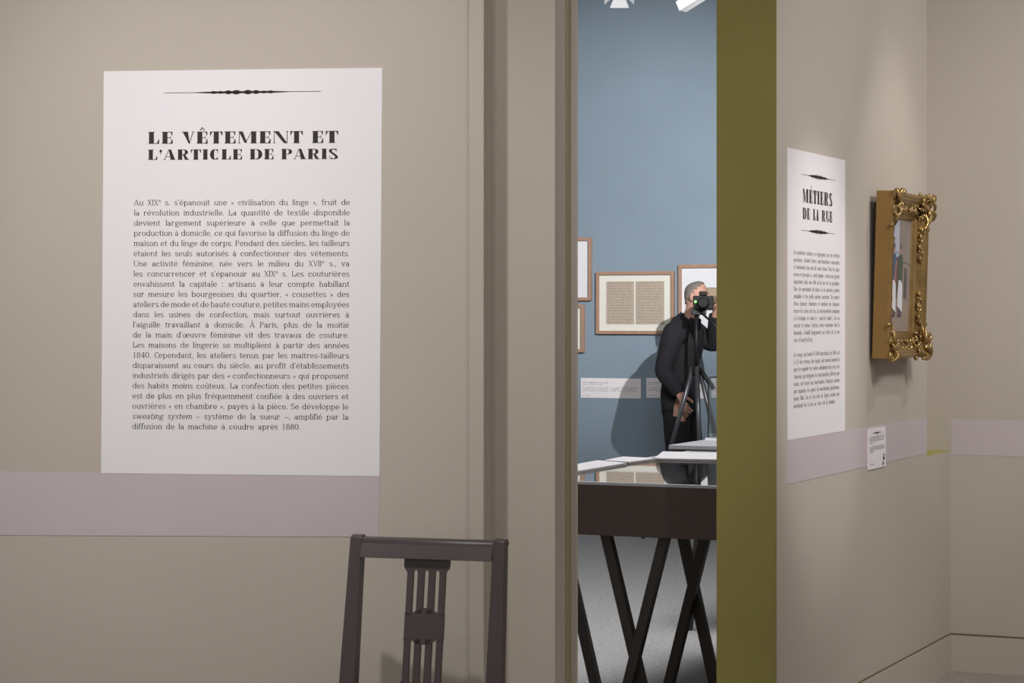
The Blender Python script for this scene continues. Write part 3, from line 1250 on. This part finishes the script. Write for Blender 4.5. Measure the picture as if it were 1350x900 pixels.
def tab(flip):
    f = (lambda d: 178 - d) if flip else (lambda d: d)
    pts = [(-30, 0), (30, 0), (30, 11), (29, 14), (25.5, 19), (25, 24), (19.5, 24)]
    # scalloped lower edge with the three slot heads
    for c0 in (14.5, 0, -14.5):
        pts += [(c0 + 3.2, f(0) * 0 + 19), (c0 + 1.6, 16), (c0 - 1.6, 16), (c0 - 3.2, 19)]
        pts += [(c0 - 3.2, 24)] if c0 > -14 else []
        if c0 > -14:
            pts += [(c0 - 14.5 + 3.2, 24)]
    pts = pts[:6] + [(17.7, 24)] + pts[7:]
    pts += [(-17.7, 24), (-25, 24), (-25.5, 19), (-29, 14), (-30, 11)]
    splat_piece([(x, f(d)) for x, d in pts])


tab(False)
tab(True)
wt, wm, wbm = 25.0, 25.8, 24.0
for x0_, x1_ in ((-25.3, -17.7), (-11.3, -3.2), (3.2, 11.3), (17.7, 25.3)):
    inner = abs(x0_ + x1_) < 20
    splat_piece([(x0_, 24), (x1_, 24), (x1_, 72 if inner else 75), (x0_, 72 if inner else 75)])
    splat_piece([(x0_, 105), (x1_, 105), (x1_, 154), (x0_, 154)])
splat_piece([(-25.8, 71), (-17.7, 74), (-15, 71), (-9, 67), (0, 65), (9, 67), (15, 71), (17.7, 74), (25.8, 71), (25.8, 108), (17.7, 105), (15, 107), (10, 111), (6, 112), (-6, 112), (-10, 111), (-15, 107), (-17.7, 105), (-25.8, 108)])
p.build('splat', M['chair'], chair)
# seat, rails, front legs, stretchers
MB().hexa([(-.20, -.005, SH - .025), (-.235, -.42, SH - .025), (.235, -.42, SH - .025), (.20, -.005, SH - .025)][::-1],
          [(-.20, -.005, SH), (-.235, -.42, SH), (.235, -.42, SH), (.20, -.005, SH)][::-1]).build('seat', M['chair'], chair, bevel=.006)
p = MB().hexa([(-.20, -.38, SH - .085), (.20, -.38, SH - .085), (.20, -.40, SH - .085), (-.20, -.40, SH - .085)][::-1], [(-.20, -.38, SH - .026), (.20, -.38, SH - .026), (.20, -.40, SH - .026), (-.20, -.40, SH - .026)][::-1])
p.bar((-.20, 0, SH - .055), (-.215, -.385, SH - .055), .02, .06).bar((.20, 0, SH - .055), (.215, -.385, SH - .055), .02, .06).bar((-.2, .0, SH - .05), (.2, .0, SH - .05), .02, .06)
p.build('seat_rail', M['chair'], chair, bevel=.002)
for sgn in (-1, 1):
    MB().hexa([(sgn * .215 - .014, -.404, 0), (sgn * .215 + .014, -.404, 0), (sgn * .215 + .014, -.376, 0), (sgn * .215 - .014, -.376, 0)],
              [(sgn * .215 - .02, -.41, SH - .026), (sgn * .215 + .02, -.41, SH - .026), (sgn * .215 + .02, -.37, SH - .026), (sgn * .215 - .02, -.37, SH - .026)]).build('front_leg', M['chair'], chair, bevel=.003)
    MB().bar((sgn * .218, .015, .18), (sgn * .216, -.38, .18), .018, .03).build('stretcher', M['chair'], chair, bevel=.002)

# ---------------------------------------------------------------- glass-topped display table in the next room
TA = WR.ang - pi / 2
TFr = Frame(((762 - CX) / F * 8.38, 8.38), TA)
tl = -0.28
TW, TD = 1.00, 1.95
TB = 0.712
TT = 0.897
table = empty('display_table', TFr.world(tl, 0, 0), TA)
tag(table, 'dark brown display table with glass top and crossed slanting legs seen through the doorway', 'display table')
b = MB()
b.box(0, TW, 0, .022, TB, TT).box(0, TW, TD - .022, TD, TB, TT).box(0, .022, .022, TD - .022, TB, TT).box(TW - .022, TW, .022, TD - .022, TB, TT)
b.build('case_side', M['skirt'], table, bevel=.002)
MB().box(.022, TW - .022, .022, TD - .022, TB, TB + .02).build('case_floor', M['lining'], table)
b = MB()
z0_, z1_ = TT, TT + .010
b.box(0, TW, 0, .02, z0_, z1_).box(0, TW, TD - .02, TD, z0_, z1_).box(0, .02, .02, TD - .02, z0_, z1_).box(TW - .02, TW, .02, TD - .02, z0_, z1_)
b.build('metal_rim', M['rim'], table)
MB().box(.0205, TW - .0205, .0205, TD - .0205, TT + .001, TT + .009).build('glass_top', M['glass'], table)


def leg(xt, yt, xb, yb, ty):
    """slanting leg from photo column xt at the case's underside to xb at photo row yb"""
    f = Frame(TFr.world(0, ty)[:2], TA)
    ut, zt = f.px(xt, yt)
    ub_, zb_ = f.px(xb, yb)
    k = (TB - zt) / (zb_ - zt)
    uT = ut + (ub_ - ut) * k
    k = (0.0 - zt) / (zb_ - zt)
    uB = ut + (ub_ - ut) * k
    w = .019
    MB().hexa([(uB - tl - w, ty - .02, 0), (uB - tl + w, ty - .02, 0), (uB - tl + w, ty + .02, 0), (uB - tl - w, ty + .02, 0)],
              [(uT - tl - w, ty - .02, TB), (uT - tl + w, ty - .02, TB), (uT - tl + w, ty + .02, TB), (uT - tl - w, ty + .02, TB)]).build('leg', M['tleg'], table, bevel=.002)


leg(800, 706, 845.5, 900, .10)
leg(876, 711, 829, 900, .06)
leg(901.5, 712, 942, 900, .50)
leg(928.5, 713, 882.5, 900, .46)
leg(741, 706, 785, 900, .50)
# documents inside the case
for i, (x, y, w, h, r) in enumerate(((.12, .25, .34, .24, 0), (.56, .22, .32, .30, 0), (.14, .72, .30, .36, 0), (.55, .75, .34, .26, 0))):
    d = MB().box(-w / 2, w / 2, -h / 2, h / 2, 0, .003).box(-w / 2 + .02, -.006, -h / 2 + .02, h / 2 - .02, .003, .0034, 1).box(.006, w / 2 - .02, -h / 2 + .02, h / 2 - .02, .003, .0034, 1)
    P3 = Vector(TFr.world(tl + x + w / 2, y + h / 2, TB + .0202))
    d = d.build('open_booklet', [M['mount'], M['manus']], None, P3, TA)
    tag(d, 'aged open booklet lying under the glass of the display table', 'booklet', 'booklets under the display table glass')

# white label boards on the rim of the table
def board(name, pts, label):
    q = []
    for x, y in pts:
        z = TT + .013
        dep = (EYE - z) * F / (y - HY)
        q.append(Vector(((x - CX) / F * dep, dep, z)))
    o_ = (q[0] + q[2]) / 2
    b_ = MB().hexa([tuple(v - o_ + Vector((0, 0, -.003))) for v in q], [tuple(v - o_ + Vector((0, 0, .005))) for v in q])
    ob = b_.build(name, M['board'], None, o_)
    tag(ob, label, 'label board', 'white boards along the display table edge')


board('label_board', [(748, 624.5), (826.5, 611.4), (788, 608), (732, 618)], 'white label board nearest the door jamb on the display table edge')
board('label_board', [(829, 610.3), (868, 605.2), (821, 603.0), (796, 607.9)], 'small white label board in the middle of three on the display table edge')
board('label_board', [(862, 605.4), (965, 607.3), (965, 598.0), (874, 596.2)], 'long white label board at the far end of the display table')

# ---------------------------------------------------------------- frames on the blue wall
def picture(name, x0, x1, y0, y1, label, inner, wpx=4.2):
    ua_, zt = BW.px(x0, y0)
    ub_, zb_ = BW.px(x1, y1)
    zt, zb_ = BW.px((x0 + x1) / 2, y0)[1], BW.px((x0 + x1) / 2, y1)[1]
    W, H = ub_ - ua_, zt - zb_
    fw = wpx * 16.6 / F
    e_ = empty(name, BW.world(ua_, 0, zb_), BW.ang)
    b = MB()
    d0, d1 = -.032, 0
    b.box(0, fw, d0, d1, 0, H).box(W - fw, W, d0, d1, 0, H).box(fw, W - fw, d0, d1, 0, fw).box(fw, W - fw, d0, d1, H - fw, H)
    b.build('frame', M['oak'], e_, bevel=.002)
    inner(e_, fw, W, H)
    return tag(e_, label, 'picture')


def plain(m_):
    def f(e_, fw, W, H):
        MB().box(fw, W - fw, -.014, -.002, fw, H - fw).build('mount', M[m_], e_)
    return f


def manuscript(e_, fw, W, H):
    MB().box(fw, W - fw, -.014, -.002, fw, H - fw).build('mount', M['mount'], e_)
    mx, my = W * .128, H * .155
    for k in (0, 1):
        xa = mx if k == 0 else W * .505
        xb = W * .485 if k == 0 else W - mx
        b = MB().box(xa, xb, -.016, -.0145, my, H - my, 0)
        nl = 15
        for i in range(nl):
            z = my + (H - 2 * my) * (i + .7) / (nl + .5)
            x = xa + .015
            while x < xb - .03:
                w_ = random.uniform(.012, .035)
                b.box(x, min(x + w_, xb - .012), -.0162, -.016, z, z + .006, 1)
                x += w_ + .007
        b.build('manuscript_page', [M['manus'], M['inkbrown']], e_)


M['inkbrown'] = mat('faded_brown_ink', (160, 145, 129), .8)


def landscape(e_, fw, W, H):
    MB().box(fw, W - fw, -.014, -.002, fw, H - fw).build('mount', M['white'], e_)
    x0_, x1_ = BW.px(917.5, 400)[0] - BW.px(896, 400)[0], W - (BW.px(917.5, 400)[0] - BW.px(896, 400)[0])
    z0_ = BW.px(920, 408.5)[1] - BW.px(920, 448.5)[1]
    z1_ = z0_ + .165
    b = MB().box(x0_, x1_, -.016, -.0145, z0_, z1_, 0)
    b.box(x0_ + .004, x1_ - .004, -.0162, -.016, z0_ + .02, z0_ + .06, 1)
    for i in range(16):
        x = x0_ + .02 + (x1_ - x0_ - .05) * i / 15
        b.box(x, x + .008, -.0164, -.0162, z0_ + .045, z0_ + .07 + random.random() * .025, 1)
    b.box(x0_ + .004, x1_ - .004, -.0162, -.016, z1_ - .06, z1_ - .004, 2)
    b.build('print', [M['photo'], M['printdark'], M['printsky']], e_)


M['printdark'] = mat('sepia_dark', (82, 64, 50), .7)
M['printsky'] = mat('sepia_light', (176, 158, 134), .7)
picture('picture_frame', 730, 781, 313.5, 396, 'pale wood frame with blank white sheet, higher of two beside the door jamb', plain('white'))
picture('picture_frame', 722, 771.5, 401.5, 464, 'smaller pale wood frame below the white sheet beside the door jamb', plain('mount'))
picture('picture_frame', 787.5, 890, 358, 440, 'pale wood frame holding two aged manuscript pages on the blue wall', manuscript)
picture('picture_frame', 896, 1000, 348.5, 449, 'pale wood frame with a small sepia view in a wide white mount', landscape)


def caption(x0, x1, y0, y1, label, cols):
    ua_ = BW.px(x0, y1)[0]
    W = BW.px(x1, y1)[0] - ua_
    zb_ = BW.px(x0, y1)[1]
    H = BW.px(x0, y0)[1] - zb_
    o = MB().box(0, W, -.005, 0, 0, H).build('wall_label', M['paper'], None, BW.world(ua_, 0, zb_), BW.ang)
    mb = MB()
    BOOK.set(mb, 'LES OUVRIÈRES DE LA MODE', (W * .03, H * .73), (W * .46, H * .73), .017, -.0055, fit='scale')
    BOOK.set(mb, 'carnet et manuscrit, vers 1880', (W * .03, H * .65), (W * .36, H * .65), .011, -.0055, fit='scale')
    for k in range(3):
        for xa in (.03, .50):
            BOOK.set(mb, ('les couturières de la capitale', 'à domicile et en chambre des', 'petites mains de la maison')[k], (W * xa, H * (.50 - .08 * k)), (W * (xa + .44), H * (.50 - .08 * k)), .012, -.0055, fit='scale')
    BOOK.set(mb, 'don 1894', (W * .03, H * .10), (W * .16, H * .10), .010, -.0055, fit='scale')
    mb.build('lettering', M['inkgrey'], o)
    tag(o, label, 'wall label')


caption(766, 845, 498, 524, 'white wall label on the blue wall, nearest the door jamb', 2)
caption(852.5, 930, 498, 524, 'white wall label behind the person with the camera', 2)
caption(937.5, 1015, 498, 524, 'white wall label at the olive partition, right of the person', 2)

# second table with a glass case beyond, behind the white boards
SFr = Frame(((885 - CX) / F * 10.95, 10.95), TA)
t2 = empty('display_table', SFr.world(0, 0, 0), TA)
tag(t2, 'grey topped table further back, half hidden by the olive partition', 'display table')
b = MB().box(0, 1.1, 0, 1.0, .72, .875)
b.build('case_side', M['skirt'], t2, bevel=.002)
MB().box(-.01, 1.11, -.01, 1.01, .875, .895).build('table_top', mat('grey_laminate', (150, 150, 154), .5), t2, bevel=.002)
for x, y, dx in ((.06, .06, .1), (1.04, .06, -.1), (.06, .94, .1), (1.04, .94, -.1)):
    MB().bar((x + dx, y, .72), (x, y, 0.0), .04, .04).build('leg', M['tleg'], t2)
cu = SFr.px(933, 590, -.45)[0]
gc = empty('glass_case', SFr.world(cu, .45, .895), TA)
tag(gc, 'clear upright glass case standing on the grey table by the olive partition', 'glass case')
b = MB()
cwid, cdep, chei = .42, .42, .31
for x0_, x1_, y0_, y1_ in ((0, cwid, 0, .006), (0, cwid, cdep - .006, cdep), (0, .006, .006, cdep - .006), (cwid - .006, cwid, .006, cdep - .006)):
    b.box(x0_, x1_, y0_, y1_, .012, chei)
b.box(0, cwid, 0, cdep, chei, chei + .006)
b.build('glass_pane', M['glass'], gc)
MB().box(-.01, cwid + .01, -.01, cdep + .01, 0, .012).build('base', M['white'], gc)
fg = MB().tube([(0, 0, 0), (0, 0, .02), (0, 0, .05), (0, 0, .09), (0, 0, .12)], [.045, .05, .03, .022, .012], 0, 12).ball((0, 0, .135), .02, 1, 8).tube([(.02, 0, .09), (.06, .0, .06), (.05, .0, .03)], .008, 1, 6)
fg = fg.build('figurine', [M['red'], M['skin']], None, SFr.world(cu + .085, .52, .9071), TA)
tag(fg, 'small dark red figurine inside the upright glass case', 'figurine')

# ---------------------------------------------------------------- ceiling track and lamps in the blue room
tr = MB().box(-1.8, 1.8, -.02, .02, 0, .035)
TRP = (1.1, 13.0, CEIL - .60)
tr = empty('lamp_track', (1.1, 13.0, 3.60))
MB().box(-1.8, 1.8, -.018, .018, 0, .03).build('rail', M['lampg'], tr)
for x in (-1.5, 1.5):
    MB().tube([(x, 0, .03), (x, 0, CEIL - 3.60)], .006, 0, 8).build('hanger_rod', M['lampg'], tr)
tag(tr, 'grey lighting track hung below the ceiling of the blue room', 'lighting track')


def barn_lamp(x, z, tilt, yaw, label, m1, doors):
    e_ = empty('spot_lamp', (x, 13.0, 3.60))
    tag(e_, label, 'lamp')
    MB().tube([(0, 0, 0), (0, 0, z - 3.60 + .03)], .008, 0, 8).build('stem', M['lampg'], e_)
    rot = Matrix.Rotation(yaw, 4, 'Z') @ Matrix.Rotation(tilt, 4, 'X')
    h = MB()
    h.tube([(0, .07, 0), (0, .06, 0), (0, -.06, 0), (0, -.065, 0)], [.03, .045, .045, .042], 0, 14) if doors else h.box(-.04, .04, -.075, .075, -.03, .03)
    h.v = [tuple(rot @ Vector(v) + Vector((0, 0, z - 3.60))) for v in h.v]
    h.build('lamp_head', m1, e_, bevel=.003)
    if doors:
        for k in range(4):
            a = k * pi / 2
            d = MB()
            q = [(-.035, .068, .045), (.035, .068, .045), (.055, .10, .085), (-.055, .10, .085)]
            r2 = Matrix.Rotation(a, 4, 'Y')
            vv = [rot @ (r2 @ Vector(v)) + Vector((0, 0, z - 3.60)) for v in q]
            nn = (rot @ (r2 @ Vector((0, .003, -.002))))
            d.hexa([tuple(v) for v in vv], [tuple(v + nn) for v in vv])
            d.build('barn_door', M['lampw'], e_)


barn_lamp((817 - CX) / F * 13, 3.405, radians(-38), radians(0), 'grey spot lamp with open flaps, left of two above the blue wall', M['lampg'], True)
barn_lamp((911 - CX) / F * 13, 3.315, radians(-25), radians(55), 'white box spot lamp tilted sideways, nearer the olive partition', M['lampw'], False)


# ---------------------------------------------------------------- the photographer beyond the tables
def skin_obj(name, verts, edges, radii, m, parent, root=0, sub=2):
    me = bpy.data.meshes.new(name)
    me.from_pydata(verts, edges, [])
    me.materials.append(m)
    o = bpy.data.objects.new(name, me)
    COL.objects.link(o)
    o.parent = parent
    sk = o.modifiers.new('skin', 'SKIN')
    sk.use_smooth_shade = True
    for i, r in enumerate(radii):
        d = me.skin_vertices[0].data[i]
        d.radius = r if isinstance(r, tuple) else (r, r)
        d.use_root = (i == root)
    sb = o.modifiers.new('subdivision', 'SUBSURF')
    sb.levels = sub
    sb.render_levels = sub
    return o


class Sk:
    def __init__(s):
        s.v, s.e, s.r, s.g, s.cur = [], [], [], [], 'torso'

    def add(s, p, r, to=None):
        s.v.append(tuple(p)); s.r.append(r); s.g.append(s.cur)
        if to is not None:
            s.e.append((to, len(s.v) - 1))
        return len(s.v) - 1

    def chain(s, pts, start=None):
        last = start
        for p, r in pts:
            last = s.add(p, r, last)
        return last


PZ = 15.85
person = empty('person', ((897 - CX) / F * PZ, PZ, 0), radians(-22))
tag(person, 'person in dark clothes looking into a camera on a tripod before the blue wall', 'person')
b = Sk()          # local: x forward, y to the person's left (away from us), z up
pel = b.add((0, 0, .93), (.13, .11))
sp1 = b.add((-.01, 0, 1.08), (.12, .10), pel)
sp2 = b.add((.0, 0, 1.24), (.14, .125), sp1)
ch = b.add((.03, 0, 1.38), (.14, .125), sp2)
nk = b.add((.075, 0, 1.50), (.055, .055), ch)
b.cur = 'head'
hd0 = b.add((.10, 0, 1.56), (.058, .06), nk)
hd1 = b.add((.125, 0, 1.63), (.078, .092), hd0)
hd2 = b.add((.115, 0, 1.70), (.075, .088), hd1)
hd3 = b.add((.10, 0, 1.745), (.045, .05), hd2)


def hand(sk, wrist, d, up, side, start):
    """palm, four unequal curled fingers and a side thumb; d fingers direction, up back of the hand, side thumb side"""
    d, up, side = Vector(d).normalized(), Vector(up).normalized(), Vector(side).normalized()
    w = Vector(wrist)
    sk.cur = 'hand'
    pm = sk.add(w + d * .045, (.036, .018), start)
    kn = sk.add(w + d * .085, (.036, .014), pm)
    for i, L in enumerate((.068, .078, .072, .056)):
        off = side * (.028 - .0185 * i)
        base = sk.add(w + d * .082 + off, .0095, kn)
        sk.chain([(w + d * (.085 + L * .4) + off - up * .006, .009), (w + d * (.085 + L * .72) + off - up * .022, .0085), (w + d * (.085 + L * .85) + off - up * .044, .0075)], base)
    sk.chain([(w + d * .04 + side * .036, .012), (w + d * .068 + side * .056 - up * .012, .0105), (w + d * .092 + side * .058 - up * .028, .009)], pm)


# near arm hangs beside the hip, far arm reaches up to the camera
sR, eR, wR_ = Vector((.01, -.185, 1.40)), Vector((-.055, -.235, 1.13)), Vector((.06, -.225, .985))
sL, eL, wL_ = Vector((.05, .18, 1.40)), Vector((.20, .16, 1.30)), Vector((.235, .06, 1.515))
b.cur = 'arm'
i = b.chain([(sR * .45 + Vector((.03, 0, 1.395)) * .55, .085), (sR, .068), ((sR + eR) / 2, .05), (eR, .042), ((eR + wR_) / 2, .038), (wR_, .028)], ch)
hand(b, wR_, (.35, .05, -1), (-.3, -1, 0), (.9, 0, .3), i)
b.cur = 'arm'
i = b.chain([(sL * .45 + Vector((.03, 0, 1.395)) * .55, .085), (sL, .068), ((sL + eL) / 2, .05), (eL, .042), ((eL + wL_) / 2, .038), (wL_, .028)], ch)
hand(b, wL_, (.35, -.25, .9), (-.5, .5, .4), (-.2, -.9, .1), i)
b.cur = 'leg'
for sgn in (-1, 1):
    hp = Vector((0, sgn * .09, .88))
    kn = Vector((.04 + .03 * sgn, sgn * .11, .49))
    an = Vector((-.02 + .06 * sgn, sgn * .12, .085))
    i = b.chain([(hp, .095), ((hp + kn) / 2, .078), (kn, .058), (kn * .55 + an * .45 + Vector((-.015, 0, 0)), .056), (an, .036), (an + Vector((.05, 0, -.035)), (.04, .028)), (an + Vector((.14, .01 * sgn, -.052)), (.038, .02))], pel)
reg = b.g
tmp = skin_obj('body', b.v, b.e, b.r, M['skin'], person)
bpy.context.view_layer.update()
dg_ = bpy.context.evaluated_depsgraph_get()
bme = bpy.data.meshes.new_from_object(tmp.evaluated_get(dg_))
bpy.data.objects.remove(tmp)
bme.materials.clear()
bme.materials.append(M['skin'])
body = bpy.data.objects.new('body', bme)
COL.objects.link(body)
body.parent = person
SEGS = [(Vector(b.v[i]), Vector(b.v[k]), reg[k]) for i, k in b.e]


def region(p):
    best, rg = 1e9, ''
    for a_, c_, r_ in SEGS:
        d_ = c_ - a_
        t = max(0, min(1, (p - a_).dot(d_) / max(d_.length_squared, 1e-9)))
        q = (a_ + d_ * t - p).length
        if q < best:
            best, rg = q, r_
    return rg


def garment(name, test, off, m_):
    """the body's own surface over a region, lifted off the skin"""
    keep = [pl for pl in bme.polygons if test(Vector(pl.center))]
    used = {}
    vs_, fs_ = [], []
    for pl in keep:
        f_ = []
        for vi in pl.vertices:
            if vi not in used:
                used[vi] = len(vs_)
                v = bme.vertices[vi]
                vs_.append(tuple(v.co + v.normal * off))
            f_.append(used[vi])
        fs_.append(f_)
    me = bpy.data.meshes.new(name)
    me.from_pydata(vs_, [], fs_)
    me.materials.append(m_)
    me.polygons.foreach_set('use_smooth', [True] * len(fs_))
    o = bpy.data.objects.new(name, me)
    COL.objects.link(o)
    o.parent = person
    sd = o.modifiers.new('thickness', 'SOLIDIFY')
    sd.thickness = off * .7
    sd.offset = -1
    return o


garment('jacket', lambda p: region(p) in ('torso', 'arm') and p.z > .84 or (region(p) == 'leg' and p.z > .84), .020, M['cloth'])
garment('trousers', lambda p: (region(p) == 'leg' or (region(p) == 'torso' and p.z < 1.0)) and .10 < p.z < .98, .014, M['trouser'])
garment('hair', lambda p: region(p) == 'head' and p.z > 1.60 and (p.z - 1.70) > (p.x - .125) * 1.3 - .005, .008, M['hair'])
MB().tube([(.192, 0, 1.665), (.215, 0, 1.63), (.195, 0, 1.615)], [.008, .014, .01], 0, 8).build('nose', M['skin'], person)
MB().tube([(.186, -.022, 1.585), (.196, 0, 1.587), (.186, .022, 1.585)], .005, 0, 6).build('mouth', M['red'], person)
for sgn in (-1, 1):
    MB().ball((.11, sgn * .085, 1.645), .03, 0, 7, (.6, .28, 1)).build('ear', M['skin'], person)
    MB().ball((.186, sgn * .033, 1.668), .011, 0, 6).build('eye', M['dark'], person)
for sgn in (-1, 1):
    an = Vector((-.02 + .06 * sgn, sgn * .12, .085))
    s_ = MB().tube([(an.x - .055, an.y, .045), (an.x - .03, an.y, .05), (an.x + .06, an.y, .045), (an.x + .13, an.y + .01 * sgn, .036), (an.x + .185, an.y + .012 * sgn, .028)], [.030, .045, .045, .036, .016], 0, 10)
    s_.build('shoe', M['dark'], person)

# tripod and camera in front of the photographer
TZ = 15.42
tri = empty('tripod', ((918 - CX) / F * TZ, TZ, 0))
tag(tri, 'grey camera tripod with spread legs in front of the dark dressed person', 'tripod')
hub = 1.17
for (dx, dy) in ((-.36, .05), (.30, -.06), (.02, -.36)):
    l_ = MB().tube([(dx * .06, dy * .06, hub), (dx * .5, dy * .5, hub * .5)], .016, 0, 8).tube([(dx * .48, dy * .48, hub * .52), (dx, dy, 0.006)], .011, 0, 8)
    lo_ = l_.build('leg', M['steel'], tri)
    MB().ball((dx, dy, .012), .012, 0, 6).build('rubber_foot', M['dark'], lo_)
MB().tube([(0, 0, hub - .06), (0, 0, hub + .0)], .035, 0, 10).tube([(0, 0, hub - .02), (0, 0, 1.52)], .013, 0, 8).build('centre_column', M['dark'], tri)
MB().box(-.035, .065, -.035, .035, 1.52, 1.555).build('tripod_head', M['dark'], tri, bevel=.004)
MB().tube([(.03, -.03, 1.535), (.10, -.08, 1.47), (.16, -.12, 1.40)], .008, 0, 8).build('pan_handle', M['dark'], tri)
MB().tube([(.02, -.02, 1.16), (.11, -.05, 1.02)], [.014, .017], 0, 8).build('leg_grip', M['dark'], tri)
cm = empty('photo_camera', ((926 - CX) / F * TZ, TZ, 1.555), radians(-12))
tag(cm, 'black photo camera with a small green light on the tripod', 'camera')
MB().box(-.06, .07, -.04, .04, 0, .095).box(-.02, .03, -.035, .03, .095, .125).build('camera_body', M['dark'], cm, bevel=.007, seg=3)
MB().tube([(.02, -.04, .048), (.02, -.06, .048), (.02, -.065, .048), (.02, -.12, .048), (.02, -.125, .048)], [.034, .034, .038, .036, .030], 0, 16).build('lens', M['dark'], cm)
MB().ball((-.042, -.043, .055), .008, 0, 6).build('indicator_light', M['led'], cm)
